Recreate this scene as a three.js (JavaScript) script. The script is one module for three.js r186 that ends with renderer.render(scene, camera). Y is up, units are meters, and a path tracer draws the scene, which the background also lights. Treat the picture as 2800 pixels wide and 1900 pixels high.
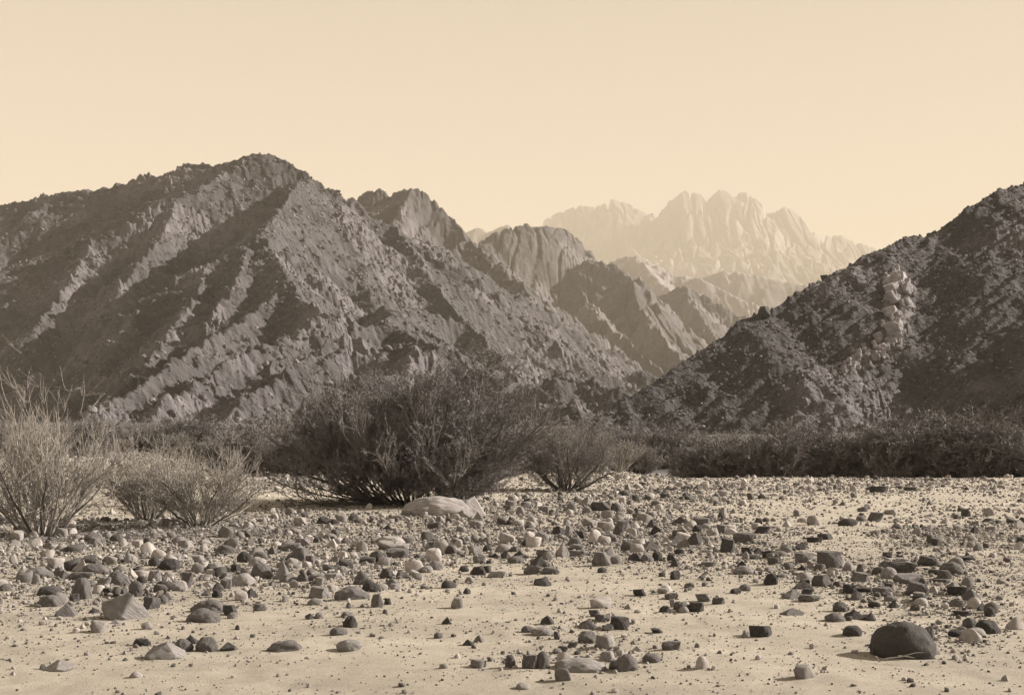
import * as THREE from 'three';
import { mergeGeometries, mergeVertices } from 'three/addons/utils/BufferGeometryUtils.js';

// ---------------------------------------------------------------- camera, sky, sun, exposure
// the lens is level and shifted up; FOCAL is its focal length for a picture 2324 units wide
const FOCAL = 2805, MIDDLE = 1162, HORIZON = 1000, EYE = 1.65;
const scene = new THREE.Scene();
const camera = new THREE.PerspectiveCamera(2 * Math.atan(HORIZON / FOCAL) * 180 / Math.PI, 1024 / 880, 0.1, 40000);
camera.position.set(0, EYE, 0);
camera.setViewOffset(1024, 881.2, 0, 0, 1024, 694);
camera.updateProjectionMatrix();

const SUN_HEIGHT = 28 * Math.PI / 180, SUN_BEHIND = 14 * Math.PI / 180;
const sunWay = new THREE.Vector3(Math.cos(SUN_HEIGHT) * Math.cos(SUN_BEHIND), Math.sin(SUN_HEIGHT), -Math.cos(SUN_HEIGHT) * Math.sin(SUN_BEHIND));
const sun = new THREE.DirectionalLight(new THREE.Color(1.0, 0.90, 0.77), 5);
sun.position.copy(sunWay).multiplyScalar(400);
sun.castShadow = true;
sun.shadow.camera.left = -200; sun.shadow.camera.right = 200; sun.shadow.camera.top = 120; sun.shadow.camera.bottom = -120;
sun.shadow.camera.near = 1; sun.shadow.camera.far = 1200; sun.shadow.mapSize.set(4096, 4096); sun.shadow.radius = 1;
scene.add(sun, sun.target);

{ // clear dusty sky, paling towards the horizon and the sun
  const w = 512, h = 256, data = new Float32Array(w * h * 4), way = new THREE.Vector3();
  for (let j = 0; j < h; j++) for (let i = 0; i < w; i++) {
    const e = ((j + 0.5) / h - 0.5) * Math.PI, a = ((i + 0.5) / w - 0.5) * 2 * Math.PI;
    way.set(Math.cos(e) * Math.cos(a), Math.sin(e), Math.cos(e) * Math.sin(a));
    const up = Math.max(0, Math.sin(e)), near = Math.max(0, way.dot(sunWay));
    const fall = 0.10 + 0.90 / (1 + (up / 0.5) ** 3) + 0.16 * Math.exp(-up * 9), glow = 0.92 + 0.22 * near ** 3;
    const k = fall * glow, o = (j * w + i) * 4;
    data[o] = 0.272 * k; data[o + 1] = 0.234 * k; data[o + 2] = 0.187 * k; data[o + 3] = 1;
  }
  const sky = new THREE.DataTexture(data, w, h, THREE.RGBAFormat, THREE.FloatType);
  sky.mapping = THREE.EquirectangularReflectionMapping; sky.magFilter = THREE.LinearFilter; sky.needsUpdate = true;
  scene.background = sky; scene.environment = sky;
}
scene.fog = new THREE.FogExp2(new THREE.Color(1, 0.9, 0.75), 0.000125);

const renderer = new THREE.WebGLRenderer({ antialias: true });
renderer.toneMapping = THREE.LinearToneMapping;
renderer.toneMappingExposure = 3.0;
renderer.shadowMap.enabled = true;

// ---------------------------------------------------------------- helpers
function random(seed) { // small seeded generator
  let a = seed >>> 0;
  return () => { a = (a + 0x6D2B79F5) >>> 0; let t = Math.imul(a ^ (a >>> 15), 1 | a); t = (t + Math.imul(t ^ (t >>> 7), 61 | t)) ^ t; return ((t ^ (t >>> 14)) >>> 0) / 4294967296; };
}
const PERM = new Uint8Array(512), GX = new Float32Array(256), GY = new Float32Array(256), CELL = new Float32Array(256);
{ const r = random(77), p = [...Array(256).keys()];
  for (let i = 255; i > 0; i--) { const j = Math.floor(r() * (i + 1)); [p[i], p[j]] = [p[j], p[i]]; }
  for (let i = 0; i < 512; i++) PERM[i] = p[i & 255];
  for (let i = 0; i < 256; i++) { const a = r() * Math.PI * 2; GX[i] = Math.cos(a) * 1.5; GY[i] = Math.sin(a) * 1.5; CELL[i] = r(); } }
function noise(x, y) { // gradient noise, about -1 to 1
  const xi = Math.floor(x), yi = Math.floor(y), fx = x - xi, fy = y - yi, X = xi & 255, Y = yi & 255;
  const u = fx * fx * fx * (fx * (fx * 6 - 15) + 10), v = fy * fy * fy * (fy * (fy * 6 - 15) + 10);
  const a = PERM[PERM[X] + Y], b = PERM[PERM[X + 1] + Y], c = PERM[PERM[X] + Y + 1], d = PERM[PERM[X + 1] + Y + 1];
  const n0 = GX[a] * fx + GY[a] * fy, n1 = GX[b] * (fx - 1) + GY[b] * fy, n2 = GX[c] * fx + GY[c] * (fy - 1), n3 = GX[d] * (fx - 1) + GY[d] * (fy - 1);
  return n0 + (n1 - n0) * u + (n2 - n0 + (n0 - n1 - n2 + n3) * u) * v;
}
function fbm(x, y, n) { let s = 0, a = 0.5; for (let i = 0; i < n; i++) { s += a * noise(x, y); x = x * 2.03 + 17.3; y = y * 2.03 - 9.1; a *= 0.5; } return s; }
function ridged(x, y, n) { let s = 0, a = 0.5; for (let i = 0; i < n; i++) { const k = 1 - Math.abs(noise(x, y)); s += a * k * k; x = x * 2.07 + 31.7; y = y * 2.07 + 11.9; a *= 0.5; } return s; }
const blockOut = [0, 0];
function blocks(x, y) { // nearest of scattered points: [its own random number, distance to the border]
  const xi = Math.floor(x), yi = Math.floor(y); let d1 = 9, d2 = 9, id = 0;
  for (let j = -1; j <= 1; j++) for (let i = -1; i <= 1; i++) {
    const h = PERM[PERM[(xi + i) & 255] + ((yi + j) & 255)], dx = xi + i + CELL[h] - x, dy = yi + j + CELL[(h + 91) & 255] - y, d = dx * dx + dy * dy;
    if (d < d1) { d2 = d1; d1 = d; id = h; } else if (d < d2) d2 = d;
  }
  blockOut[0] = CELL[(id + 37) & 255]; blockOut[1] = Math.sqrt(d2) - Math.sqrt(d1);
  return blockOut;
}
const clamp01 = (t) => t < 0 ? 0 : t > 1 ? 1 : t;
const smooth = (a, b, x) => { const t = clamp01((x - a) / (b - a)); return t * t * (3 - 2 * t); };
const mix = (a, b, t) => a + (b - a) * t;
// a place at distance d that stands at (u, v) in a picture 2324 wide
const place = (u, v, d) => new THREE.Vector3((u - MIDDLE) / FOCAL * d, EYE + (HORIZON - v) / FOCAL * d, -d);

const used = new Map();
function numbered(name) { const n = used.get(name) ?? 0; used.set(name, n + 1); return n ? `${name}_${String(n).padStart(3, '0')}` : name; }
function tag(o, label, category, group, kind) { if (label) o.userData.label = label; if (category) o.userData.category = category; if (group) o.userData.group = group; if (kind) o.userData.kind = kind; return o; }
function shadows(o) { o.castShadow = true; o.receiveShadow = true; return o; }
function addMesh(name, geometry, material, parent = scene) { const m = shadows(new THREE.Mesh(geometry, material)); m.name = parent === scene ? numbered(name) : name; parent.add(m); return m; }

// grain textures (tile): colour and relief
function grain(size, seed, colour, paint) {
  const data = new Uint8Array(size * size * 4), r = random(seed);
  for (let j = 0; j < size; j++) for (let i = 0; i < size; i++) {
    const c = paint(i / size, j / size, r), o = (j * size + i) * 4;
    if (Array.isArray(c)) { data[o] = c[0] * 255; data[o + 1] = c[1] * 255; data[o + 2] = c[2] * 255; } else data[o] = data[o + 1] = data[o + 2] = clamp01(c) * 255;
    data[o + 3] = 255;
  }
  const t = new THREE.DataTexture(data, size, size, THREE.RGBAFormat);
  t.wrapS = t.wrapT = THREE.RepeatWrapping; t.magFilter = THREE.LinearFilter; t.minFilter = THREE.LinearMipmapLinearFilter; t.generateMipmaps = true;
  if (colour) t.colorSpace = THREE.SRGBColorSpace;
  t.needsUpdate = true; return t;
}
// noise that repeats after one unit
function tiled(x, y, f, n) { let s = 0, a = 0.5; for (let i = 0; i < n; i++) {
  const px = x * f, py = y * f, X = px - f, Y = py - f, tx = x, ty = y;
  s += a * ((1 - tx) * (1 - ty) * noise(px, py) + tx * (1 - ty) * noise(X, py) + (1 - tx) * ty * noise(px, Y) + tx * ty * noise(X, Y)); f *= 2; a *= 0.55; } return s; }

// ---------------------------------------------------------------- mountains
// Each is a height field grown from its crest lines; every line is a list of [u, v, distance].
const rockGrain = grain(512, 5, true, (x, y, r) => 0.80 + 0.30 * tiled(x, y, 12, 5) + (r() - 0.5) * 0.22);
const rockRelief = grain(512, 6, false, (x, y, r) => { const b = blocks(x * 40, y * 40); return 0.45 + 0.5 * tiled(x, y, 8, 5) + 0.2 * (b[0] - 0.5); });
const rockMat = new THREE.MeshStandardMaterial({ vertexColors: true, map: rockGrain, bumpMap: rockRelief, bumpScale: 0.9, roughness: 0.95 });
const farRockMat = new THREE.MeshStandardMaterial({ vertexColors: true, roughness: 0.95 });

function crest(points, left, right = left, o = {}) {
  const p = points.map((q) => place(...q)), s = [0];
  for (let i = 1; i < p.length; i++) s.push(s[i - 1] + Math.hypot(p[i].x - p[i - 1].x, p[i].z - p[i - 1].z));
  const a = p[0], z = p[p.length - 1], l = Math.hypot(z.x - a.x, z.z - a.z);
  return { p, s, left, right, run: [(z.x - a.x) / l, (z.z - a.z) / l], gully: 1, round: 0, cliff: 1e9, ...o };
}
// the highest of all crest flanks over (x, z)
function flanks(crests, x, z, blend, reach) {
  let top = -1e9; const hs = flanks.hs, ds = flanks.ds, ys = flanks.ys, ss = flanks.ss;
  for (let c = 0; c < crests.length; c++) {
    const { p, left, right, gully, round, cliff, run } = crests[c]; let best = 1e9, h = -1e9;
    for (let i = 0; i < p.length - 1; i++) {
      const a = p[i], b = p[i + 1], ex = b.x - a.x, ez = b.z - a.z, wx = x - a.x, wz = z - a.z;
      const t = clamp01((wx * ex + wz * ez) / (ex * ex + ez * ez)), dx = wx - ex * t, dz = wz - ez * t, d = Math.sqrt(dx * dx + dz * dz) + 1e-6;
      ds[i] = d; ys[i] = a.y + (b.y - a.y) * t; ss[i] = mix(left, right, clamp01(0.5 + 0.5 * (ex * dz - ez * dx) / (Math.sqrt(ex * ex + ez * ez) * d)));
      if (d < best) best = d;
    }
    let sum = 0, slope = 0; h = 0; const soft = 1 / (0.5 + 0.05 * best); // near crest points share the say, so that flanks stay whole at bends
    for (let i = 0; i < p.length - 1; i++) { const w = (best - ds[i]) * soft; if (w > -7) { const k = Math.exp(w); sum += k; h += k * ys[i]; slope += k * ss[i]; } }
    h /= sum; slope /= sum;
    const e = Math.sqrt(best * best + round * round) - round;
    h -= (slope * Math.min(e, cliff) + 0.5 * Math.max(0, e - cliff)) * (1 - 0.12 * Math.min(1, best / (reach * 2.5)));
    const d = best, ox = x - p[0].x, oz = z - p[0].z, wob = reach * 0.3 * noise(x / reach * 1.7 + 3, z / reach * 1.7);
    const along = ox * run[0] + oz * run[1] + wob, off = ox * run[1] - oz * run[0];
    h += gully * (Math.min(d * 0.32, reach * 0.20) * (noise(along / (reach * 0.45) + c * 7.3, off / (reach * 2.2)) - 0.5) + Math.min(d * 0.17, reach * 0.075) * noise(along / (reach * 0.21) + c * 3.1, off / reach * 1.6) * (0.45 + 0.9 * noise(x / reach * 1.3 - 8, z / reach * 1.3)));
    hs[c] = h; if (h > top) top = h;
  }
  let sum = 0; for (let c = 0; c < crests.length; c++) { const k = (hs[c] - top) / blend; if (k > -8) sum += Math.exp(k); }
  return top + blend * Math.log(sum);
}
flanks.hs = new Float64Array(64); flanks.ds = new Float64Array(64); flanks.ys = new Float64Array(64); flanks.ss = new Float64Array(64);

// rough rock laid on a smooth flank; size is the metre scale of the largest roughness
function rugged(x0, z0, size, amount, strata) {
  const x = x0 * 0.83 + z0 * 0.56, z = z0 * 0.83 - x0 * 0.56;
  const w = size * 0.5, wx = x + w * noise(z / size * 1.3, x / size * 0.7), wz = z + w * noise(x / size * 1.1 + 50, z / size + 20);
  let h = amount * size * (0.16 * (ridged(wx / size / 1.6, wz / size / 1.6, 4) - 0.55) + 0.10 * fbm(x / size * 3, z / size * 3, 3));
  const crag = smooth(0.02, 0.20, fbm(x / size / 2.6 + 40, z / size / 2.6 - 13, 3));
  if (crag > 0) {
    const b = blocks(wx / size * 4.2, wz / size * 3.1), b0 = b[0], b1 = Math.min(1, b[1] * 5);
    const c = blocks(wx / size * 11, wz / size * 9);
    h += crag * amount * size * (0.10 * (b0 - 0.45) * b1 + 0.085 * (c[0] - 0.4));
  }
  const s = blocks((x * 0.9 + z * 0.4) / size * strata[0], (z * 0.9 - x * 0.4) / size * strata[1]);
  h += amount * size * 0.03 * (s[0] - 0.5);
  h += amount * size * (0.026 * noise(x / size * 8, z / size * 7) + 0.014 * noise(x / size * 14 + 7, z / size * 12));
  rugged.crag = crag;
  return h;
}
function heightMesh(o) { // o: u0, u1, columns, near, far, rows, height(x, z), tint(x, z, h)
  const { u0, u1, columns, near, far, rows, height, tint, uv = 24, power = 1 } = o;
  const n = (columns + 1) * (rows + 1), pos = new Float32Array(n * 3), col = new Float32Array(n * 3), tex = new Float32Array(n * 2), index = new Uint32Array(columns * rows * 6);
  let k = 0;
  for (let j = 0; j <= rows; j++) for (let i = 0; i <= columns; i++, k++) {
    const d = near * Math.pow(far / near, j / rows), x = (mix(u0, u1, i / columns) - MIDDLE) / FOCAL * d, z = -d, h = height(x, z);
    pos[k * 3] = x; pos[k * 3 + 1] = h; pos[k * 3 + 2] = z;
    const c = tint(x, z, h); col[k * 3] = c[0]; col[k * 3 + 1] = c[1]; col[k * 3 + 2] = c[2];
    tex[k * 2] = (x + h * 0.35) / uv; tex[k * 2 + 1] = (z - h * 0.9) / uv;
  }
  let q = 0;
  for (let j = 0; j < rows; j++) for (let i = 0; i < columns; i++) { const a = j * (columns + 1) + i, b = a + 1, c = a + columns + 1, d = c + 1; index[q++] = a; index[q++] = b; index[q++] = c; index[q++] = b; index[q++] = d; index[q++] = c; }
  const g = new THREE.BufferGeometry();
  g.setAttribute('position', new THREE.BufferAttribute(pos, 3)); g.setAttribute('color', new THREE.BufferAttribute(col, 3)); g.setAttribute('uv', new THREE.BufferAttribute(tex, 2));
  g.setIndex(new THREE.BufferAttribute(index, 1)); g.computeVertexNormals();
  return g;
}
// level ledges: the height is drawn towards steps that wander over the slope
function ledges(h, x, z, step, amount, wander) { const f = h / step + 1.1 * noise(x / wander, z / wander), t = f - Math.floor(f); return h + (smooth(0.3, 0.8, t) - t) * step * amount * clamp01(0.45 + 1.2 * noise(x / wander * 0.8 + 9, z / wander * 0.8)); }
// upright joints that split a rock face into towers
function clefts(x, z, width, depth) { return -depth * smooth(0.13, 0, Math.abs(noise(x / width + 5, z / width / 4))) - depth * 0.5 * smooth(0.12, 0, Math.abs(noise(x / width * 2.3 + 15, z / width / 2))); }
const rgb = [0, 0, 0];
function stoneTint(base, pale, x, z, size, crag) {
  const v = base * (1 + 0.55 * fbm(x / size / 1.2 + 5, z / size / 1.2, 4) + 0.35 * noise(x / size * 7, z / size * 7)), k = mix(v, pale * (1 + 0.4 * noise(x / size * 4, z / size * 4)), crag * 0.75);
  rgb[0] = k; rgb[1] = k * 0.94; rgb[2] = k * 1.05; return rgb;
}

// the big ridge on the left with its spurs
const bigCrests = [
  crest([[-260, 520, 1000], [-80, 478, 980], [50, 455, 965], [150, 436, 950], [250, 420, 940], [350, 396, 930], [450, 376, 920], [500, 374, 912], [540, 360, 905], [595, 347, 900], [640, 360, 895], [700, 396, 885], [760, 437, 875], [850, 487, 862], [900, 521, 855], [960, 562, 845], [1010, 602, 835], [1060, 652, 825], [1110, 700, 815], [1150, 731, 805], [1200, 771, 795], [1240, 803, 785], [1280, 872, 775], [1320, 930, 765]], 0.75, 0.60),
  crest([[560, 366, 895], [500, 397, 860], [440, 432, 830], [390, 452, 810], [320, 490, 790], [200, 540, 770], [60, 632, 755], [-80, 730, 740], [-200, 800, 730]], 0.6, 0.64),
  crest([[690, 400, 880], [660, 440, 800], [625, 490, 700], [592, 526, 640], [540, 563, 625], [470, 602, 615], [400, 634, 605], [310, 690, 595], [200, 765, 585], [90, 850, 575], [0, 920, 565]], 0.6, 0.64),
  crest([[592, 528, 640], [620, 580, 622], [660, 645, 605], [720, 700, 590], [800, 760, 575]], 0.6, 0.6),
  crest([[610, 560, 632], [640, 610, 590], [657, 642, 560], [600, 690, 530], [540, 732, 500], [450, 792, 462], [360, 846, 428], [270, 902, 396], [180, 950, 365]], 0.7, 0.78),
  crest([[660, 646, 556], [700, 690, 520], [735, 715, 495], [660, 762, 468], [570, 800, 440], [490, 836, 415], [420, 886, 390], [350, 940, 365]], 0.7, 0.78),
  crest([[735, 715, 495], [820, 712, 520], [900, 702, 500], [870, 728, 450], [800, 752, 430], [740, 784, 418], [680, 822, 400], [620, 862, 382], [550, 912, 362], [500, 955, 345]], 0.65, 0.8),
  crest([[870, 736, 450], [930, 752, 436], [1000, 790, 410], [940, 812, 372], [860, 852, 352], [770, 890, 337], [700, 925, 327], [640, 965, 317]], 0.55, 0.66),
  crest([[1000, 790, 410], [1080, 832, 395], [1160, 868, 380], [1240, 900, 365], [1330, 945, 340], [1380, 972, 320]], 0.42, 0.38),
  crest([[900, 522, 855], [960, 600, 800], [1010, 680, 740], [1090, 760, 690], [1150, 830, 650], [1200, 900, 610]], 0.6, 0.7),
  crest([[760, 440, 875], [790, 540, 790], [820, 620, 720], [850, 690, 650]], 0.5, 0.58),
  crest([[470, 602, 615], [445, 672, 570], [385, 755, 515], [315, 845, 462], [250, 915, 420]], 0.7, 0.74),
  crest([[320, 690, 596], [280, 765, 555], [215, 855, 505], [130, 930, 462]], 0.7, 0.74),
  crest([[400, 452, 812], [375, 520, 765], [330, 585, 715], [270, 650, 665]], 0.7, 0.74),
  crest([[215, 536, 772], [180, 600, 728], [130, 680, 676], [70, 750, 630]], 0.7, 0.74),
  crest([[560, 555, 628], [545, 625, 585], [505, 690, 545], [470, 740, 515]], 0.7, 0.74),
  crest([[640, 775, 476], [620, 830, 440], [580, 880, 405], [530, 935, 370]], 0.7, 0.8),
  crest([[1240, 868, 520], [1290, 829, 505], [1340, 862, 500], [1420, 893, 490], [1500, 925, 480]], 0.5, 0.5),
];
const bigHeight = (x, z) => Math.max(-4, ledges(flanks(bigCrests, x, z, 2.2, 95) + 1.6 * fbm(x / 60, z / 60, 2), x, z, 9, 0.75, 45) + rugged(x, z, 25, 1.2, [3, 10]));
console.log('big mountain');
const big = addMesh('mountain', heightMesh({ u0: -240, u1: 1530, columns: 740, near: 275, far: 1040, rows: 800, height: bigHeight, tint: (x, z) => stoneTint(0.10, 0.22, x, z, 25, rugged.crag) }), rockMat);
tag(big, 'large rugged mountain with a pointed summit and many descending spurs', 'mountain', null, 'structure');

// second ridge, half behind it
const secondCrests = [
  crest([[640, 470, 1500], [760, 462, 1480], [800, 448, 1470], [835, 432, 1465], [855, 428, 1462], [872, 430, 1460], [886, 438, 1458], [905, 432, 1454], [935, 424, 1450], [958, 430, 1446], [1000, 466, 1440], [1030, 498, 1430], [1045, 518, 1420], [1062, 542, 1405], [1100, 566, 1360], [1140, 602, 1310], [1185, 642, 1250], [1230, 690, 1190], [1290, 738, 1120], [1350, 782, 1050], [1420, 832, 970], [1500, 872, 910], [1600, 905, 860]], 0.85, 0.72),
  crest([[935, 424, 1450], [915, 470, 1390], [890, 520, 1340]], 1.0, 1.0),
  crest([[1060, 545, 1405], [1010, 560, 1360], [985, 600, 1300]], 0.8, 0.9),
  crest([[1230, 690, 1190], [1190, 745, 1150], [1165, 800, 1110]], 0.7, 0.8),
  crest([[1330, 768, 1075], [1380, 818, 1030], [1445, 862, 980], [1500, 895, 930]], 0.6, 0.66),
  crest([[1350, 880, 900], [1380, 848, 890], [1420, 829, 885], [1460, 842, 880], [1520, 872, 870], [1580, 900, 860]], 0.6, 0.6),
];
const secondHeight = (x, z) => Math.max(-4, ledges(flanks(secondCrests, x, z, 3, 120), x, z, 16, 0.7, 70) + clefts(x + 16 * noise(z / 60, x / 60), z, 46, 4.5) + rugged(x, z, 32, 1.3, [6, 4]));
console.log('second mountain');
const second = addMesh('mountain', heightMesh({ u0: 620, u1: 1640, columns: 440, near: 790, far: 1620, rows: 320, uv: 40, height: secondHeight, tint: (x, z) => stoneTint(0.10, 0.22, x, z, 32, rugged.crag) }), rockMat);
tag(second, 'steep dark mountain with a double top just behind the big ridge', 'mountain', null, 'structure');

// domed mountain beyond
const domeCrests = [
  crest([[1040, 600, 2000], [1090, 549, 2010], [1120, 530, 2030], [1150, 521, 2050], [1170, 513, 2065], [1190, 510, 2080], [1215, 511, 2100], [1245, 514, 2125], [1275, 522, 2150], [1300, 538, 2170], [1322, 562, 2185], [1338, 583, 2195]], 1.7, 1.7, { round: 55, gully: 0.5, cliff: 95 }),
  crest([[1338, 586, 2040], [1370, 584, 2020], [1400, 597, 2000], [1430, 616, 1980], [1462, 640, 1950], [1490, 690, 1900], [1530, 748, 1850], [1575, 802, 1800], [1640, 850, 1750]], 0.8, 0.7),
  crest([[1290, 610, 2060], [1310, 640, 1990], [1335, 680, 1900], [1370, 720, 1780], [1440, 790, 1660], [1520, 850, 1540]], 0.95, 0.85),
  crest([[1430, 616, 1980], [1450, 690, 1860], [1510, 770, 1720], [1560, 830, 1600]], 0.8, 0.8),
  crest([[1440, 720, 2500], [1480, 676, 2490], [1530, 652, 2480], [1555, 648, 2475], [1580, 656, 2470], [1620, 682, 2450], [1680, 712, 2420], [1740, 750, 2380], [1800, 800, 2340]], 0.6, 0.6),
  crest([[1555, 650, 2475], [1600, 730, 2300], [1640, 790, 2150]], 0.6, 0.65),
];
const domeHeight = (x, z) => Math.max(-4, ledges(flanks(domeCrests, x, z, 5, 150), x, z, 22, 0.6, 90) + clefts(x + 30 * noise(z / 90, x / 90), z, 70, 6.5) + rugged(x, z, 42, 1.2, [8, 3]));
console.log('dome');
const dome = addMesh('mountain', heightMesh({ u0: 1020, u1: 1820, columns: 380, near: 1480, far: 2760, rows: 300, uv: 60, height: domeHeight, tint: (x, z) => stoneTint(0.10, 0.22, x, z, 42, rugged.crag) }), rockMat);
tag(dome, 'rounded granite dome with pale cliffs above a stepped ridge', 'mountain', null, 'structure');

// hazy foothills and the far massif
const hazyCrests = [
  crest([[1340, 640, 4600], [1392, 590, 4550], [1440, 583, 4500], [1480, 600, 4450], [1540, 626, 4400], [1610, 640, 4300], [1700, 690, 4200], [1800, 720, 4100]], 0.6, 0.6),
  crest([[1440, 583, 4500], [1520, 660, 4000], [1600, 700, 3700], [1690, 720, 3400]], 0.55, 0.6),
  crest([[1560, 640, 5200], [1640, 612, 5200], [1720, 622, 5150], [1800, 640, 5100], [1900, 660, 5000]], 0.6, 0.6),
  crest([[980, 560, 6200], [1055, 524, 6150], [1085, 516, 6150], [1108, 526, 6120], [1128, 517, 6100], [1150, 507, 6100], [1172, 521, 6080], [1240, 560, 6000]], 0.8, 0.7),
];
console.log('far');
const hazy = addMesh('mountain', heightMesh({ u0: 960, u1: 1960, columns: 330, near: 3300, far: 6600, rows: 200, uv: 120, height: (x, z) => Math.max(-4, flanks(hazyCrests, x, z, 12, 330) + rugged(x, z, 130, 0.8, [6, 4])), tint: (x, z) => stoneTint(0.10, 0.22, x, z, 110, rugged.crag) }), farRockMat);
tag(hazy, 'pale hazy foothills in front of the distant massif', 'hills', null, 'structure');
const massifCrests = [
  crest([[1100, 560, 9700], [1180, 535, 9700], [1226, 508, 9650], [1262, 484, 9620], [1320, 465, 9600], [1352, 470, 9600], [1392, 455, 9580], [1430, 464, 9560], [1462, 481, 9540], [1500, 488, 9500], [1519, 476, 9450], [1526, 456, 9420], [1552, 436, 9400], [1590, 440, 9400], [1606, 456, 9400], [1616, 446, 9400], [1632, 432, 9400], [1660, 443, 9400], [1674, 441, 9400], [1690, 437, 9400], [1710, 450, 9420], [1726, 476, 9450], [1738, 469, 9480], [1770, 463, 9500], [1802, 476, 9520], [1828, 512, 9560], [1852, 530, 9600], [1880, 536, 9640], [1900, 532, 9660], [1932, 546, 9700], [2040, 580, 9800], [2200, 620, 9900]], 1.2, 1.05, { gully: 0.9, round: 60, cliff: 500 }),
  crest([[1556, 440, 9380], [1566, 480, 9280], [1580, 560, 8900], [1630, 640, 8200]], 1.5, 1.7, { gully: 1.0, round: 95, cliff: 240 }),
  crest([[1640, 438, 9380], [1655, 500, 9250], [1690, 590, 8750]], 1.6, 1.7, { gully: 1.0, round: 95, cliff: 240 }),
  crest([[1690, 442, 9380], [1712, 510, 9250], [1750, 600, 8750]], 1.6, 1.6, { gully: 1.0, round: 95, cliff: 240 }),
  crest([[1772, 468, 9480], [1800, 540, 9250], [1850, 620, 8600]], 1.4, 1.4, { gully: 1.0, round: 95, cliff: 240 }),
  crest([[1392, 462, 9560], [1430, 560, 9000], [1480, 610, 8400]], 1.2, 1.2, { gully: 1.0, round: 60, cliff: 240 }),
];
const massif = addMesh('mountain', heightMesh({ u0: 1090, u1: 2150, columns: 460, near: 7400, far: 10600, rows: 300, uv: 200, height: (x, z) => Math.max(-4, flanks(massifCrests, x, z, 30, 280) + clefts(x + 60 * noise(z / 300, x / 300), z, 190, 65) + rugged(x, z, 120, 1.0, [6, 4])), tint: (x, z) => stoneTint(0.10, 0.22, x, z, 150, rugged.crag) }), farRockMat);
tag(massif, 'far granite massif with rounded domed summits fading into haze', 'mountain', null, 'structure');

// the dark hillside on the right
const hillCrests = [
  crest([[1180, 1030, 199], [1290, 984, 206], [1370, 936, 211], [1420, 905, 214], [1480, 872, 217], [1560, 820, 222], [1620, 773, 226], [1700, 722, 230], [1740, 707, 233], [1800, 673, 236], [1870, 632, 240], [1930, 600, 244], [2000, 557, 248], [2060, 524, 252], [2100, 505, 254], [2150, 491, 257], [2200, 462, 260], [2270, 436, 264], [2400, 400, 272], [2600, 400, 284], [2900, 430, 301]], 0.62, 0.62, { gully: 0.3 }),
  crest([[2430, 480, 262], [2490, 620, 232], [2530, 750, 200], [2550, 870, 170], [2560, 960, 148]], 0.52, 0.62, { gully: 0.4 }),
];
function hillSlope(x, z) { return flanks(hillCrests, x, z, 0.8, 38); }
function onSlope(u, v, height, near, far) { let d = near; for (; d < far; d += 0.25) { if (height((u - MIDDLE) / FOCAL * d, -d) >= EYE + (HORIZON - v) / FOCAL * d) break; } return [(u - MIDDLE) / FOCAL * d, -d]; }
function toLine(line, x, z) { let best = 1e9, along = 0, side = 1; for (let i = 0; i < line.length - 1; i++) { const a = line[i], b = line[i + 1], ex = b[0] - a[0], ez = b[1] - a[1], q = clamp01(((x - a[0]) * ex + (z - a[1]) * ez) / (ex * ex + ez * ez)), dx = x - a[0] - ex * q, dz = z - a[1] - ez * q, d = Math.hypot(dx, dz); if (d < best) { best = d; along = (i + q) / (line.length - 1); side = dx > 0 ? 1 : -1; } } toLine.along = along; toLine.side = side; return best; }
const ribLine = [[2036, 622], [2044, 650], [2036, 700], [2030, 745], [2000, 778], [1950, 800], [1905, 845]].map(([u, v]) => onSlope(u, v, hillSlope, 120, 330));
const gulch = [[2150, 505], [2110, 590], [2100, 690], [2090, 790], [2040, 880], [1960, 960]].map(([u, v]) => onSlope(u, v, hillSlope, 110, 330));
function hillHeight(x, z) {
  const { p, run } = hillCrests[0], along0 = (x - p[0].x) * run[0] + (z - p[0].z) * run[1], off0 = (x - p[0].x) * run[1] - (z - p[0].z) * run[0];
  let h = hillSlope(x, z) + rugged(x, z, 11, 0.55, [2, 9]) + 0.85 * noise(along0 / 11 + noise(x / 7, z / 7), off0 / 1.6) + 0.5 * noise(along0 / 5 + 31, off0 / 0.8);
  h -= 3.2 * Math.exp(-((toLine(gulch, x, z) / 7) ** 2));
  const d = toLine(ribLine, x, z) + 1.2 * noise(x / 3, z / 3), along = toLine.along, wide = 2.9 - 2.0 * along, rib = smooth(wide + 0.5, wide * 0.75, d) * smooth(-0.35, -0.05, noise(x / 2.2 + 5, z / 2.2) + 0.35 * (1 - along));
  if (rib > 0) { const b0 = blocks(x / 2.4, z / 2.0)[0], c = blocks(x / 0.9, z / 0.8)[0]; h += rib * (0.3 + 0.9 * (b0 - 0.3) + 0.5 * (c - 0.5)); }
  hillHeight.rib = rib;
  return Math.max(-4, h);
}
console.log('hill');
const hill = addMesh('hill', heightMesh({ u0: 1170, u1: 2640, columns: 640, near: 105, far: 330, rows: 560, uv: 9, height: hillHeight, tint: (x, z) => { const c = stoneTint(0.10, 0.22, x, z, 11, rugged.crag), r = hillHeight.rib; const p = 0.24 * (1 + 0.5 * noise(x * 1.3, z * 1.3)); c[0] = mix(c[0], p, r); c[1] = mix(c[1], p * 0.94, r); c[2] = mix(c[2], p * 0.95, r); return c; } }), rockMat);
tag(hill, 'dark stony hillside rising beside the valley with a pale rock rib', 'hill', null, 'structure');

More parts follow.
